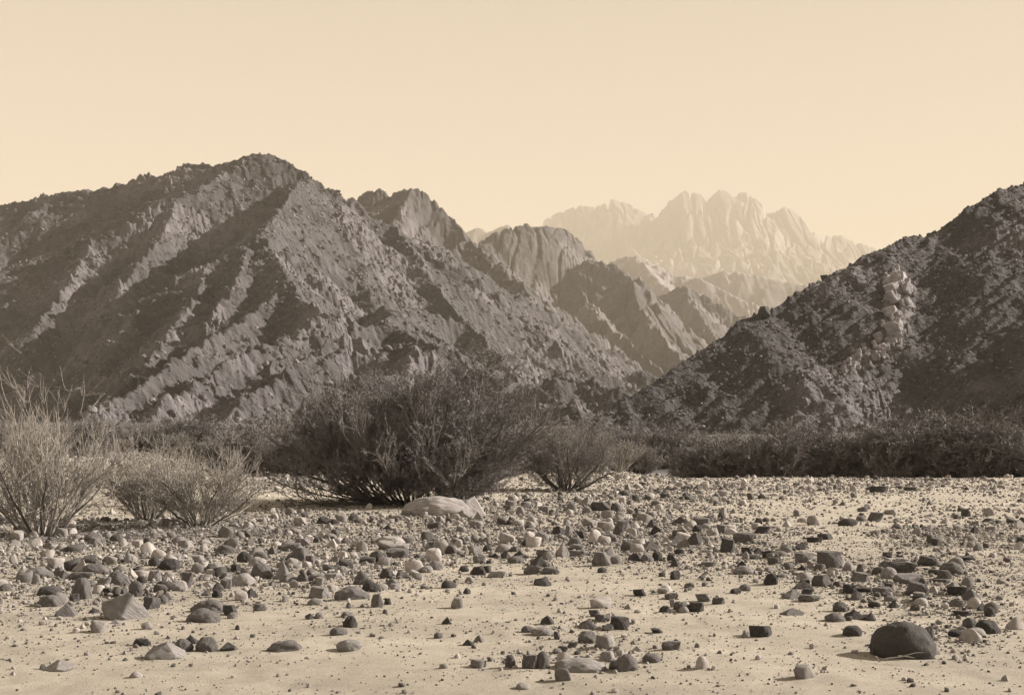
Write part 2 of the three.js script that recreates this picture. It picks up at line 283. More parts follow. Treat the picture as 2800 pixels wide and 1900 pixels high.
// loose blocks lying on the slopes
{
  const chip = [0, 1, 2].map((i) => { const r = random(700 + i), g = mergeVertices(new THREE.IcosahedronGeometry(0.5, 1).deleteAttribute('uv').deleteAttribute('normal')), p = g.attributes.position; for (let k = 0; k < p.count; k++) { const s = 0.72 + 0.5 * r(); p.setXYZ(k, p.getX(k) * s, p.getY(k) * s * 0.8, p.getZ(k) * s); } const f = g.toNonIndexed(); f.computeVertexNormals(); return f; });
  const slopeMat = new THREE.MeshStandardMaterial({ roughness: 0.95 });
  const strew = (name, label, count, u0, u1, near, far, low, high, height, base, seed) => {
    const r = random(seed), m = new THREE.Matrix4(), q = new THREE.Quaternion(), c = new THREE.Color(), root = new THREE.Group(); root.name = name; scene.add(root);
    for (const g of chip) {
      const n = Math.floor(count / 3), o = shadows(new THREE.InstancedMesh(g, slopeMat, n)); o.name = 'slope_blocks'; o.userData.kind = 'stuff';
      for (let i = 0; i < n; i++) {
        let x, z, y, t = 0; do { const d = Math.sqrt(near * near + r() * (far * far - near * near)); x = (mix(u0, u1, r()) - MIDDLE) / FOCAL * d; z = -d; y = height(x, z); } while ((y < 1 || r() > 0.25 + 0.9 * clamp01(0.5 + 1.3 * noise(x / low / 40, z / low / 40))) && t++ < 12);
        const s = low * Math.pow(high / low, r() ** 2.5), v = base * (0.75 + 0.8 * r());
        q.setFromEuler(new THREE.Euler(r() * 6, r() * 6, r() * 6)); m.compose(new THREE.Vector3(x, y + s * 0.1, z), q, new THREE.Vector3(s * (0.8 + 0.5 * r()), s, s * (0.8 + 0.5 * r())));
        o.setMatrixAt(i, m); o.setColorAt(i, c.setRGB(v, v * 0.94, v));
      }
      root.add(o);
    }
    tag(root, label, 'scree', null, 'stuff');
  };
  strew('mountain_scree', 'loose blocks and scree on the big mountain', 16000, -80, 1500, 300, 900, 0.6, 2.6, bigHeight, 0.12, 71);
  strew('hill_scree', 'loose blocks and scree on the dark hillside', 12000, 1260, 2420, 125, 275, 0.18, 0.7, hillHeight, 0.12, 72);
}

// ---------------------------------------------------------------- wadi floor
const sandGrain = grain(1024, 21, true, (x, y, r) => { const n = tiled(x, y, 6, 6), k = 0.92 + 0.16 * n + (r() - 0.5) * 0.20 - (r() < 0.06 ? 0.35 * r() : 0); return [clamp01(k), clamp01(k * 0.985), clamp01(k * 0.965)]; });
const sandRelief = grain(1024, 22, false, (x, y, r) => 0.5 + 0.35 * tiled(x, y, 10, 6) + (r() - 0.5) * 0.35 + (r() < 0.02 ? 0.3 : 0));
function floorHeight(x, z) {
  const d = -z, u = MIDDLE + x / Math.max(1, d) * FOCAL;
  let h = 0.07 * fbm(x / 6, z / 6, 3) + 0.025 * fbm(x / 1.3 + 9, z / 1.3, 3) * smooth(90, 30, d);
  const brow = 55.5 + 4.5 * noise(x / 7, 3);
  h -= 0.95 * smooth(brow, brow + 4, d) * smooth(1340, 1470, u) * smooth(125, 92, d) * (0.9 + 0.25 * noise(x / 5, 8));   // the gravel bank breaks off towards the bushes
  h += 0.75 * smooth(46, 72, d) * smooth(520, 330, u);                                   // low bank among the bushes
  h += 0.022 * fbm(x / 0.42, z / 0.42, 2) * smooth(40, 15, d);
  if (d > 95) h += (5 * smooth(95, 290, d) + 1.3 * fbm(x / 26, z / 26, 4)) * smooth(95, 160, d);
  return h;
}
console.log('floor');
{
  const angles = [], radii = [];
  for (let a = -180; a < -27; a += 6) angles.push(a); for (let i = 0; i <= 420; i++) angles.push(-26 + 52 * i / 420); for (let a = 30; a <= 180; a += 6) angles.push(a); angles[angles.length - 1] = 180;
  for (let i = 0; i <= 380; i++) radii.push(1.2 * Math.pow(140 / 1.2, i / 380)); for (const r of [160, 190, 230, 280, 340, 420, 520, 700, 1000, 1500, 2500, 4000, 7000, 11500]) radii.push(r); radii.unshift(0.02);
  const n = angles.length, m = radii.length, pos = new Float32Array(n * m * 3), uv = new Float32Array(n * m * 2), col = new Float32Array(n * m * 3), index = [];
  for (let j = 0, k = 0; j < m; j++) for (let i = 0; i < n; i++, k++) {
    const a = angles[i] * Math.PI / 180, x = Math.sin(a) * radii[j], z = -Math.cos(a) * radii[j];
    pos[k * 3] = x; pos[k * 3 + 1] = z < 0 ? floorHeight(x, z) : 0.07 * fbm(x / 6, z / 6, 3); pos[k * 3 + 2] = z; uv[k * 2] = x / 1.7; uv[k * 2 + 1] = z / 1.7;
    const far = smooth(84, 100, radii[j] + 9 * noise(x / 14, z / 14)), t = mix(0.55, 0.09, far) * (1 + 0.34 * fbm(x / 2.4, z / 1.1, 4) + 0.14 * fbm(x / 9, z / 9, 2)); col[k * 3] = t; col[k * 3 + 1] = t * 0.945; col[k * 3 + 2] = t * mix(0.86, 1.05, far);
    if (j && i) index.push(k - 1, k, k - n - 1, k, k - n, k - n - 1);
  }
  const g = new THREE.BufferGeometry();
  g.setAttribute('position', new THREE.BufferAttribute(pos, 3)); g.setAttribute('uv', new THREE.BufferAttribute(uv, 2)); g.setAttribute('color', new THREE.BufferAttribute(col, 3)); g.setIndex(index);
  g.computeVertexNormals();
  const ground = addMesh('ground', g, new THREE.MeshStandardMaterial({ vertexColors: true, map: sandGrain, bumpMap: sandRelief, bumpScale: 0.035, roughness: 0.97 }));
  tag(ground, 'pale sandy bed of a dry desert valley', 'ground', null, 'structure');
}
// where the sight line through (u, v) meets the floor
function onFloor(u, v) {
  let d = EYE * FOCAL / Math.max(8, v - HORIZON);
  for (let i = 0; i < 12; i++) { const h = floorHeight((u - MIDDLE) / FOCAL * d, -d); d = mix(d, (EYE - h) * FOCAL / Math.max(8, v - HORIZON), 0.6); }
  const x = (u - MIDDLE) / FOCAL * d; return new THREE.Vector3(x, floorHeight(x, -d), -d);
}

// ---------------------------------------------------------------- stones
const pitted = grain(256, 31, true, (x, y, r) => 0.84 + 0.22 * tiled(x, y, 5, 5) + (r() - 0.5) * 0.26);
const pittedRelief = grain(256, 32, false, (x, y, r) => 0.5 + 0.5 * tiled(x, y, 8, 5) + (r() - 0.5) * 0.25);
const stoneMats = [0.10, 0.22, 0.42].map((v) => [0.82, 1, 1.2].map((k) => new THREE.MeshStandardMaterial({ color: new THREE.Color().setRGB(v * k, v * k * 0.945, v * k * 0.97), map: pitted, bumpMap: pittedRelief, bumpScale: 0.03, roughness: 0.92 })));
// a worn stone: a ball cut by flat faces and roughened; fills x, z -0.5..0.5 and y 0..1
function stoneShape(kind, seed, detail) {
  const r = random(seed), g = mergeVertices(new THREE.IcosahedronGeometry(1, detail).deleteAttribute('uv').deleteAttribute('normal'), 1e-4), p = g.attributes.position, v = new THREE.Vector3(), cuts = [];
  const cut = (x, y, z, c) => cuts.push([new THREE.Vector3(x, y, z).normalize(), c]);
  const n = { round: 4, block: 10, wedge: 3, slab: 6, mound: 3 }[kind];
  for (let i = 0; i < n; i++) { const a = r() * 6.283, y = r() * 1.6 - 0.7; cut(Math.cos(a), y, Math.sin(a), { round: 0.84, block: 0.58, wedge: 0.75, slab: 0.66, mound: 0.86 }[kind] + r() * 0.14); }
  if (kind === 'wedge') { const o = r() * 6.283, k = 3 + Math.floor(r() * 2); for (let i = 0; i < k; i++) { const a = o + (i + (r() - 0.5) * 0.5) * 6.283 / k; cut(Math.cos(a), 0.5 + r() * 0.5, Math.sin(a), 0.30 + r() * 0.14); } }
  if (kind === 'slab') { cut(0.25 * (r() - 0.5), 1, 0.25 * (r() - 0.5), 0.4); cut(r() - 0.5, 0.6, r() - 0.5, 0.5); }
  if (kind === 'block') { cut(0.3 * (r() - 0.5), 1, 0.3 * (r() - 0.5), 0.55); }
  const ox = r() * 90, rough = kind === 'round' || kind === 'mound' ? 0.10 : 0.05;
  for (let i = 0; i < p.count; i++) {
    v.fromBufferAttribute(p, i);
    v.multiplyScalar(1 + rough * 1.4 * (noise(v.x * 1.1 + ox, v.y * 1.1 + v.z * 0.8) + 0.6 * noise(v.z * 1.3 - ox, v.y * 1.2)));
    for (const [w, c] of cuts) { const o = v.dot(w) - c; if (o > 0) v.addScaledVector(w, -o * 0.96); }
    v.multiplyScalar(1 + 0.05 * noise(v.x * 3.1 + ox, v.y * 3 + v.z * 2.2) + 0.03 * noise(v.x * 6.3 - v.y * 4, v.z * 6 + ox) - 0.05 * smooth(0.12, 0.0, Math.abs(noise(v.x * 1.7 + v.y + ox, v.z * 1.7 - v.y * 0.6))));
    if (v.y < -0.55) v.y = -0.55 + (v.y + 0.55) * 0.2;
    p.setXYZ(i, v.x, v.y, v.z);
  }
  g.computeBoundingBox(); const b = g.boundingBox, s = b.getSize(new THREE.Vector3()), c = b.getCenter(new THREE.Vector3());
  const uv = new Float32Array(p.count * 2);
  for (let i = 0; i < p.count; i++) { p.setXYZ(i, (p.getX(i) - c.x) / s.x, (p.getY(i) - b.min.y) / s.y, (p.getZ(i) - c.z) / s.z); uv[i * 2] = (p.getX(i) + 0.45 * p.getY(i)) * 0.9 + ox; uv[i * 2 + 1] = (p.getZ(i) - 0.6 * p.getY(i)) * 0.9; }
  g.setAttribute('uv', new THREE.BufferAttribute(uv, 2)); g.computeVertexNormals(); g.computeBoundingBox(); g.computeBoundingSphere();
  return g;
}
const KINDS = { r: 'round', a: 'block', w: 'wedge', s: 'slab', f: 'mound' };
const shapes = {}; for (const k in KINDS) shapes[k] = [0, 1, 2, 3, 4, 5].map((i) => stoneShape(KINDS[k], 100 + i * 17 + k.charCodeAt(0) * 3, 9));

// Stones seen one by one in the photograph, sheet by sheet: [left, right, top, bottom, kind, tone] within the sheet.
// tone: 0 dark, 1 grey, 2 pale
const sheets = [
  [50, 1380, 0.26, [[880, 1390, 920, 1200, 'w', 2], [560, 780, 760, 990, 'r', 1], [205, 450, 850, 950, 'r', 0], [200, 460, 945, 1065, 'r', 1], [390, 620, 1030, 1170, 'w', 1], [1760, 2120, 1090, 1235, 'f', 1], [1820, 2200, 990, 1130, 'r', 1], [2150, 2308, 1050, 1160, 'a', 0], [1160, 1310, 785, 960, 'r', 1], [830, 980, 755, 850, 'a', 2], [670, 960, 620, 720, 'f', 1], [900, 1190, 690, 840, 'f', 1], [1370, 1510, 680, 800, 'a', 2], [1450, 1600, 790, 880, 'r', 0], [1580, 1780, 790, 900, 'r', 2], [1700, 1840, 690, 870, 'a', 1], [1970, 2100, 610, 710, 'r', 1], [2040, 2170, 800, 900, 'w', 1], [1920, 2030, 890, 950, 'w', 0], [2030, 2150, 890, 970, 'a', 0], [1460, 1580, 935, 1040, 'r', 1], [1320, 1490, 960, 1090, 's', 1], [1000, 1100, 505, 590, 'r', 2], [1110, 1250, 510, 610, 'r', 2], [700, 890, 285, 380, 'r', 1], [880, 985, 275, 350, 'r', 2], [730, 870, 335, 410, 'a', 1], [1360, 1490, 545, 640, 'r', 0], [1490, 1700, 560, 680, 'r', 0], [1530, 1720, 510, 590, 's', 2], [1820, 1960, 525, 600, 's', 2], [50, 360, 650, 760, 'f', 1], [140, 230, 715, 830, 'r', 2], [345, 460, 580, 650, 'r', 1], [340, 520, 640, 740, 'w', 1], [400, 560, 690, 770, 'w', 1], [500, 790, 705, 790, 's', 1], [1630, 1840, 1400, 1540, 'r', 1], [1740, 1890, 1360, 1460, 'w', 0], [1870, 2100, 1385, 1540, 'r', 1], [2120, 2308, 1440, 1530, 'w', 1], [1210, 1390, 1410, 1480, 'a', 0], [1340, 1760, 1450, 1620, 'w', 2], [2130, 2250, 710, 780, 'a', 2], [2170, 2308, 350, 430, 'r', 1], [2060, 2290, 420, 510, 'f', 1], [1680, 1840, 365, 450, 'a', 2], [1540, 1620, 435, 505, 'w', 1], [290, 370, 465, 530, 'r', 2], [1240, 1350, 740, 820, 'r', 0], [1345, 1415, 765, 835, 'r', 1], [1180, 1290, 660, 730, 'a', 0], [890, 990, 865, 925, 'a', 0], [1040, 1150, 875, 930, 'a', 1], [860, 950, 1060, 1120, 'w', 0], [740, 850, 1080, 1135, 'w', 0], [540, 640, 930, 1010, 's', 1], [720, 800, 930, 995, 'r', 1], [1310, 1400, 880, 950, 'w', 1], [970, 1080, 1195, 1250, 'w', 2], [1090, 1180, 1205, 1250, 's', 1], [290, 590, 1640, 1750, 'w', 2], [880, 960, 1540, 1600, 'w', 2]]],
  [600, 1400, 0.26, [[780, 920, 40, 140, 'a', 2], [920, 990, 50, 110, 'a', 2], [1020, 1175, 40, 120, 'r', 0], [1160, 1260, 65, 125, 'r', 0], [1410, 1530, 60, 110, 'r', 1], [180, 345, 410, 525, 'r', 0], [350, 510, 405, 500, 'r', 1], [315, 500, 460, 560, 'r', 2], [330, 550, 520, 695, 'r', 1], [575, 750, 490, 705, 'w', 2], [700, 830, 480, 580, 's', 2], [690, 830, 435, 510, 's', 1], [770, 960, 365, 520, 'a', 1], [900, 1020, 450, 545, 'a', 1], [800, 960, 265, 350, 'a', 2], [640, 870, 320, 400, 's', 1], [220, 330, 575, 650, 'a', 2], [120, 230, 540, 625, 'a', 0], [0, 130, 630, 700, 's', 1], [120, 370, 640, 770, 'r', 2], [0, 130, 690, 800, 'a', 1], [630, 820, 640, 730, 's', 2], [810, 950, 610, 725, 'w', 1], [940, 1100, 640, 720, 'a', 2], [1110, 1290, 645, 700, 's', 2], [1080, 1210, 545, 615, 'a', 1], [1220, 1370, 560, 640, 'r', 2], [1650, 1950, 250, 335, 'f', 2], [1780, 2000, 335, 400, 's', 2], [1750, 1990, 380, 475, 's', 1], [1570, 1740, 400, 520, 'r', 0], [1700, 1840, 480, 555, 'r', 1], [1470, 1650, 470, 530, 's', 0], [1280, 1390, 260, 320, 'r', 1], [1350, 1430, 215, 280, 'w', 0], [1550, 1640, 105, 160, 'w', 0], [1720, 1830, 125, 185, 'w', 0], [1400, 1580, 610, 760, 'f', 1], [1500, 1690, 720, 835, 'r', 0], [1600, 1680, 680, 745, 'a', 1], [1680, 1820, 580, 690, 'r', 0], [1730, 1900, 680, 780, 'w', 1], [1790, 1900, 750, 805, 's', 2], [1850, 1980, 620, 690, 'a', 1], [930, 1180, 775, 905, 'a', 2], [1200, 1580, 775, 915, 'f', 1], [1590, 1730, 850, 995, 'a', 1], [1730, 1810, 900, 970, 'a', 0], [255, 400, 790, 895, 'w', 0], [460, 525, 840, 910, 'a', 1], [350, 500, 960, 1035, 's', 1], [80, 200, 1050, 1115, 'r', 2], [1295, 1450, 1085, 1210, 'r', 0], [1275, 1420, 1040, 1100, 'r', 2], [1160, 1350, 1210, 1290, 'r', 1], [900, 1010, 1060, 1120, 'w', 1], [1000, 1110, 1045, 1115, 'r', 2], [500, 870, 1350, 1460, 'r', 1], [1230, 1500, 1340, 1460, 'r', 2], [260, 360, 1255, 1310, 'r', 0], [670, 760, 1195, 1230, 's', 0], [890, 960, 1200, 1255, 'w', 0], [970, 1040, 1205, 1255, 'w', 0], [1870, 1920, 1120, 1165, 'w', 0], [120, 210, 1320, 1360, 'r', 0], [2200, 2308, 500, 600, 'r', 1], [2030, 2130, 645, 700, 'r', 0], [2110, 2190, 385, 440, 'r', 0], [2200, 2270, 305, 400, 'a', 1], [2160, 2220, 270, 330, 'w', 1], [650, 730, 750, 820, 's', 2], [540, 640, 730, 780, 'w', 0], [750, 850, 775, 830, 'a', 1]]],
  [1150, 1380, 0.26, [[840, 945, 275, 360, 'a', 0], [1010, 1085, 265, 335, 'w', 0], [1195, 1350, 275, 385, 'r', 2], [1340, 1425, 285, 350, 's', 2], [1385, 1530, 220, 310, 'w', 0], [1520, 1600, 195, 310, 'a', 2], [1050, 1180, 350, 425, 'w', 0], [300, 440, 355, 440, 'a', 1], [330, 470, 330, 415, 's', 0], [190, 300, 375, 430, 'a', 0], [510, 640, 430, 520, 'a', 2], [650, 750, 415, 485, 'r', 0], [0, 100, 280, 345, 'a', 0], [1420, 1560, 370, 540, 'w', 2], [1545, 1700, 335, 430, 'r', 1], [1555, 1730, 410, 470, 's', 1], [1560, 1780, 480, 540, 's', 1], [840, 950, 475, 560, 'w', 0], [735, 840, 500, 555, 'w', 0], [975, 1120, 470, 550, 'w', 0], [940, 1070, 430, 490, 's', 1], [1220, 1390, 470, 545, 's', 1], [1180, 1250, 450, 510, 'a', 0], [550, 690, 530, 610, 'a', 1], [740, 850, 580, 630, 'w', 1], [910, 1090, 530, 605, 'r', 1], [1145, 1360, 545, 645, 'w', 0], [1080, 1260, 630, 725, 's', 1], [1260, 1460, 650, 725, 's', 1], [80, 245, 580, 680, 'r', 2], [10, 135, 635, 710, 'r', 2], [400, 510, 630, 700, 'r', 0], [520, 690, 640, 735, 'r', 0], [650, 750, 635, 710, 'a', 0], [700, 900, 690, 760, 's', 2], [215, 380, 795, 870, 'r', 0], [1040, 1115, 725, 790, 'a', 0], [1160, 1220, 735, 790, 'a', 0], [1190, 1380, 770, 850, 'w', 0], [1390, 1510, 820, 865, 's', 1], [440, 530, 865, 935, 'w', 0], [705, 770, 935, 980, 'a', 0], [465, 570, 750, 815, 'a', 2], [1800, 2010, 490, 640, 'a', 1], [1860, 1960, 650, 710, 'r', 0], [2060, 2180, 585, 630, 's', 0], [2180, 2308, 500, 570, 'w', 0], [1890, 2080, 300, 385, 'r', 1], [2020, 2220, 160, 310, 'a', 1], [2230, 2308, 230, 310, 'r', 1], [1640, 1740, 270, 350, 'a', 0], [1550, 1610, 745, 780, 'a', 0], [890, 985, 0, 70, 'a', 1], [1000, 1100, 10, 95, 'a', 2], [1240, 1350, 0, 75, 'a', 1], [1120, 1220, 105, 185, 'r', 2], [910, 1010, 125, 200, 'r', 0], [1760, 1870, 150, 205, 'r', 2], [1340, 1420, 75, 120, 'r', 0], [1110, 1230, 240, 290, 's', 2], [220, 330, 1170, 1250, 'w', 0], [1260, 1410, 1160, 1255, 'w', 0], [1600, 1700, 1155, 1210, 'w', 0], [1770, 1900, 1095, 1170, 'a', 1], [1830, 1990, 1150, 1230, 's', 1], [1960, 2040, 1120, 1165, 'a', 0], [1990, 2200, 1170, 1310, 'a', 0], [1660, 1870, 1210, 1300, 'w', 1], [1900, 2030, 1245, 1320, 'w', 1], [1650, 1860, 1320, 1450, 'r', 1], [1150, 1390, 1290, 1370, 'r', 2], [1060, 1200, 1270, 1340, 'r', 1], [1400, 1470, 1320, 1410, 'a', 1], [440, 570, 1410, 1475, 'w', 0], [560, 670, 1360, 1440, 'w', 2], [140, 240, 1335, 1400, 'r', 1], [1540, 1650, 1440, 1500, 'a', 1], [2000, 2100, 1430, 1480, 'w', 0], [2090, 2160, 1425, 1475, 'a', 0]]],
  [1300, 1550, 0.3012, [[270, 370, 790, 910, 'r', 1], [420, 570, 790, 920, 'a', 1], [540, 680, 760, 920, 'r', 1], [720, 1200, 840, 950, 'f', 2], [1210, 1310, 840, 925, 'r', 1], [1260, 1480, 790, 940, 'r', 1], [1150, 1290, 735, 820, 'w', 1], [1515, 1680, 785, 865, 'r', 1], [700, 790, 735, 785, 'r', 2], [730, 840, 715, 775, 'a', 1], [1690, 1865, 670, 750, 's', 1], [20, 100, 845, 905, 'a', 0], [740, 840, 775, 820, 'w', 0], [1000, 1060, 765, 815, 'w', 1]]],
  [1700, 1340, 0.26, [[260, 380, 300, 390, 'w', 0], [285, 430, 360, 470, 'w', 0], [515, 700, 270, 355, 'w', 0], [730, 930, 275, 370, 'a', 1], [740, 860, 360, 430, 'r', 0], [830, 940, 345, 400, 'r', 2], [875, 1030, 390, 470, 'a', 2], [980, 1130, 350, 450, 'a', 1], [670, 870, 440, 570, 'w', 0], [480, 670, 465, 590, 'w', 1], [190, 385, 530, 630, 'w', 1], [1030, 1220, 490, 650, 'a', 0], [1170, 1390, 440, 550, 's', 1], [1400, 1560, 370, 450, 'a', 0], [1390, 1490, 450, 500, 'a', 0], [1380, 1480, 285, 355, 'w', 0], [1310, 1380, 245, 300, 'r', 1], [1010, 1090, 220, 310, 'r', 0], [65, 230, 650, 740, 'w', 0], [200, 340, 665, 750, 'r', 1], [310, 430, 635, 740, 'r', 0], [470, 560, 665, 740, 'a', 0], [520, 620, 725, 800, 'w', 0], [555, 660, 605, 670, 'r', 0], [1250, 1370, 590, 680, 'a', 0], [1380, 1470, 595, 660, 'w', 0], [1480, 1660, 630, 710, 'a', 0], [1320, 1470, 675, 720, 's', 0], [1810, 2020, 655, 760, 'a', 1], [1820, 1980, 540, 620, 'w', 0], [1950, 2110, 490, 545, 's', 0], [2060, 2220, 450, 515, 'a', 0], [1175, 1390, 790, 880, 'r', 2], [1210, 1310, 735, 800, 'w', 0], [840, 1000, 750, 800, 's', 1], [1690, 1800, 755, 830, 'r', 1], [1840, 1950, 780, 840, 'w', 0], [1490, 1640, 870, 990, 'r', 0], [1530, 1660, 880, 930, 's', 1], [1785, 2020, 945, 1040, 'w', 0], [2000, 2200, 885, 1010, 's', 1], [1670, 1900, 1035, 1140, 'w', 1], [1850, 2080, 1100, 1170, 's', 1], [1880, 2020, 1030, 1100, 'a', 0], [1870, 1940, 855, 910, 'w', 0], [1420, 1500, 850, 910, 'r', 0], [1240, 1360, 980, 1055, 'r', 1], [1140, 1260, 1025, 1085, 'a', 0], [450, 600, 1075, 1150, 's', 1], [780, 940, 1080, 1170, 'a', 1], [950, 1085, 1120, 1195, 'a', 1], [510, 620, 835, 935, 'a', 0], [430, 520, 840, 900, 'a', 1], [650, 770, 965, 1025, 'r', 1], [430, 530, 955, 1000, 'w', 0], [880, 950, 945, 995, 'w', 1], [120, 260, 1035, 1110, 'a', 0], [255, 325, 1020, 1080, 'w', 0], [280, 360, 1135, 1200, 'a', 0], [560, 710, 1170, 1280, 'r', 1], [500, 575, 1135, 1225, 'a', 2], [700, 865, 1175, 1275, 'a', 0], [390, 520, 1210, 1280, 'a', 0], [600, 710, 1215, 1285, 'r', 2], [1670, 1920, 1235, 1310, 'w', 1], [1560, 1640, 1240, 1295, 'w', 0], [1250, 1310, 1285, 1345, 'w', 1], [1335, 1600, 1430, 1540, 'a', 0], [1260, 1350, 1470, 1550, 'r', 2], [2170, 2260, 1405, 1450, 'w', 0], [1700, 1790, 230, 280, 'w', 1], [1830, 1930, 220, 275, 'w', 0], [1950, 2050, 260, 305, 'w', 1], [300, 430, 1450, 1500, 's', 0]]],
  [2200, 1380, 0.26, [[350, 560, 135, 215, 'r', 0], [540, 650, 105, 170, 'r', 1], [660, 830, 70, 165, 'a', 1], [920, 1020, 190, 250, 'r', 1], [130, 400, 480, 665, 'a', 1], [390, 450, 480, 555, 'a', 0], [750, 1160, 590, 720, 's', 0], [800, 970, 650, 775, 'r', 2], [910, 1240, 725, 830, 's', 1], [1060, 1300, 810, 955, 's', 1], [1140, 1310, 945, 1035, 'a', 0], [1180, 1390, 535, 640, 's', 0], [1420, 1670, 595, 730, 'r', 1], [960, 1070, 560, 630, 'w', 0], [820, 930, 490, 550, 'a', 0], [470, 710, 700, 805, 'a', 1], [820, 960, 375, 410, 's', 0], [1340, 1540, 775, 830, 's', 1], [400, 545, 830, 930, 'a', 0], [550, 720, 865, 915, 's', 0], [480, 600, 890, 1000, 'w', 1], [720, 940, 870, 950, 's', 1], [830, 950, 815, 885, 'a', 0], [1660, 1860, 890, 1005, 'w', 1], [1510, 1740, 850, 950, 's', 0], [1480, 1680, 985, 1070, 'w', 1], [290, 450, 1015, 1120, 'r', 1], [420, 640, 1100, 1200, 'w', 0], [640, 770, 1115, 1215, 'w', 1], [210, 430, 1135, 1225, 'f', 1], [670, 800, 1010, 1080, 'r', 0], [880, 1000, 1000, 1080, 'w', 0], [1010, 1100, 1080, 1130, 'w', 0], [1130, 1220, 1070, 1125, 'a', 1], [840, 980, 955, 1010, 'r', 2], [980, 1080, 965, 1010, 'a', 0], [690, 1370, 1230, 1610, 'r', 0], [1250, 1380, 1260, 1420, 'a', 1], [405, 610, 1270, 1375, 'r', 0], [1510, 1690, 1310, 1385, 'r', 0], [1690, 1820, 1345, 1405, 'r', 0], [1560, 1770, 1110, 1165, 's', 0], [1890, 2000, 1065, 1170, 'r', 0], [1650, 1830, 1180, 1290, 'r', 1], [1800, 2060, 1200, 1350, 'r', 0], [1800, 1910, 1030, 1110, 'w', 0], [1830, 1910, 730, 775, 'r', 0], [1940, 2030, 585, 640, 'w', 0], [1740, 1830, 215, 290, 'w', 0], [1680, 1750, 60, 115, 'r', 1], [1600, 1800, 540, 590, 's', 0], [1280, 1390, 1030, 1080, 'w', 1], [1930, 2020, 1370, 1420, 'w', 0], [260, 340, 1250, 1295, 'r', 0]]],
  [1500, 1250, 0.2582, [[1360, 1460, 155, 205, 'r', 2], [1690, 1740, 180, 215, 'r', 2], [1845, 1900, 165, 215, 'r', 2], [2050, 2110, 165, 210, 'r', 2], [1020, 1130, 285, 335, 'r', 0], [735, 860, 345, 400, 'r', 0], [1530, 1630, 280, 340, 'w', 1], [440, 650, 460, 565, 'a', 0], [350, 480, 410, 500, 'w', 2], [185, 290, 470, 580, 'r', 1], [600, 660, 170, 200, 'r', 2]]],
  [2100, 1250, 0.2797, [[1300, 1420, 175, 215, 'r', 2], [40, 110, 170, 205, 'r', 1], [380, 440, 185, 240, 'a', 2], [590, 660, 175, 215, 'a', 2], [740, 800, 190, 215, 'r', 2], [510, 620, 295, 330, 's', 0], [1660, 1760, 280, 320, 'r', 0], [1760, 1860, 270, 315, 'a', 0], [1000, 1180, 275, 340, 's', 0], [1320, 1460, 280, 325, 'a', 0], [1840, 1930, 195, 240, 'r', 1], [1940, 2010, 180, 220, 'a', 2], [1910, 1980, 505, 575, 'r', 0], [830, 910, 500, 535, 'w', 0]]],
];
const seen = [];
for (const [x0, y0, k, list] of sheets) for (const [l, r, t, b, kind, tone] of list) { const f = 0.83; seen.push({ u: (x0 + (l + r) / 2 * k) * f, w: (r - l) * k * f, v: (y0 + b * k) * f, h: (b - t) * k * f, kind, tone }); }
seen.sort((a, b) => b.w * b.h - a.w * a.h);
// stones easy to find: [u, v, short name, label]; the label is used for the stone nearest to that place
const landmarks = [
  [2048, 1492, 'great dark boulder', 'largest dark rounded boulder, half sunk in sand, with a dry stalk before it'],
  [285, 1402, 'pale wedge boulder', 'large pale wedge-shaped boulder with one flat sloping face'],
  [183, 1357, 'rough round boulder', 'rough-skinned round grey boulder behind the pale wedge boulder'],
  [455, 1412, 'low humped boulder', 'low grey humped boulder lying before a rounder one'],
  [592, 1310, 'smooth round boulder', 'smooth round grey boulder leaning against a pale pointed stone'],
  [640, 1314, 'pale pointed stone', 'pale upright pointed stone beside the smooth round boulder'],
  [795, 1422, 'lone round stone', 'lone dark pitted round stone on bare sand'],
  [800, 1360, 'dark mound stone', 'dark speckled mound-shaped stone half buried in the sand'],
  [718, 1358, 'square pale block', 'square pale block with a bright lit side'],
  [1275, 1257, 'white standing stone', 'white upright wedge standing on end among flat stones'],
  [1885, 1286, 'square topped boulder', 'square-topped dark boulder standing alone on pale sand'],
  [1822, 1276, 'dark box stone', 'dark box-shaped stone beside the square topped boulder'],
  [2030, 1300, 'long dark slab', 'long dark slab lying behind a white stone'],
  [2018, 1312, 'white stone in the cluster', 'small white stone resting against the long dark slab'],
  [1650, 1254, 'angular dark boulder', 'angular dark boulder with a jagged front'],
  [1580, 1237, 'dark peaked stone', 'dark peaked stone in front of the flat pale block'],
  [1900, 1192, 'dark humped stone', 'dark humped stone lying alone on the upper sand'],
  [2165, 1303, 'grooved round boulder', 'grooved round boulder with a long shadow near the stony bank'],
  [1660, 1487, 'blunt brown boulder', 'blunt broad boulder cut off at the front edge of the sand'],
  [650, 1475, 'broad low boulder', 'broad low boulder with a flat dark front on the near sand'],
  [375, 1497, 'pale ridge stone', 'pale ridge-backed stone lying before two round cobbles'],
  [1725, 1447, 'split dark stone', 'split dark stone with a pale cap on the near sand'],
  [1330, 1450, 'brown pyramid stone', 'brown pyramid stone in front of the heap of fragments'],
  [1350, 1115, 'grey block by the bush', 'grey block beside a pale wedge near the spreading bush'],
];
const TONE = ['dark', 'grey', 'pale'], FORM = { r: 'rounded', a: 'angular', w: 'peaked', s: 'flat slab-like', f: 'half-buried' };
const rs = random(404), many = seen.slice(0, 300), rest = seen.slice(300), taken = new Set();
for (const m of landmarks) { let best = null, near = 1e9; for (const s of many) { const d = Math.hypot(s.u - m[0], s.v - m[1]); if (d < near && !s.mark) { near = d; best = s; } } best.mark = m; m[4] = best; }
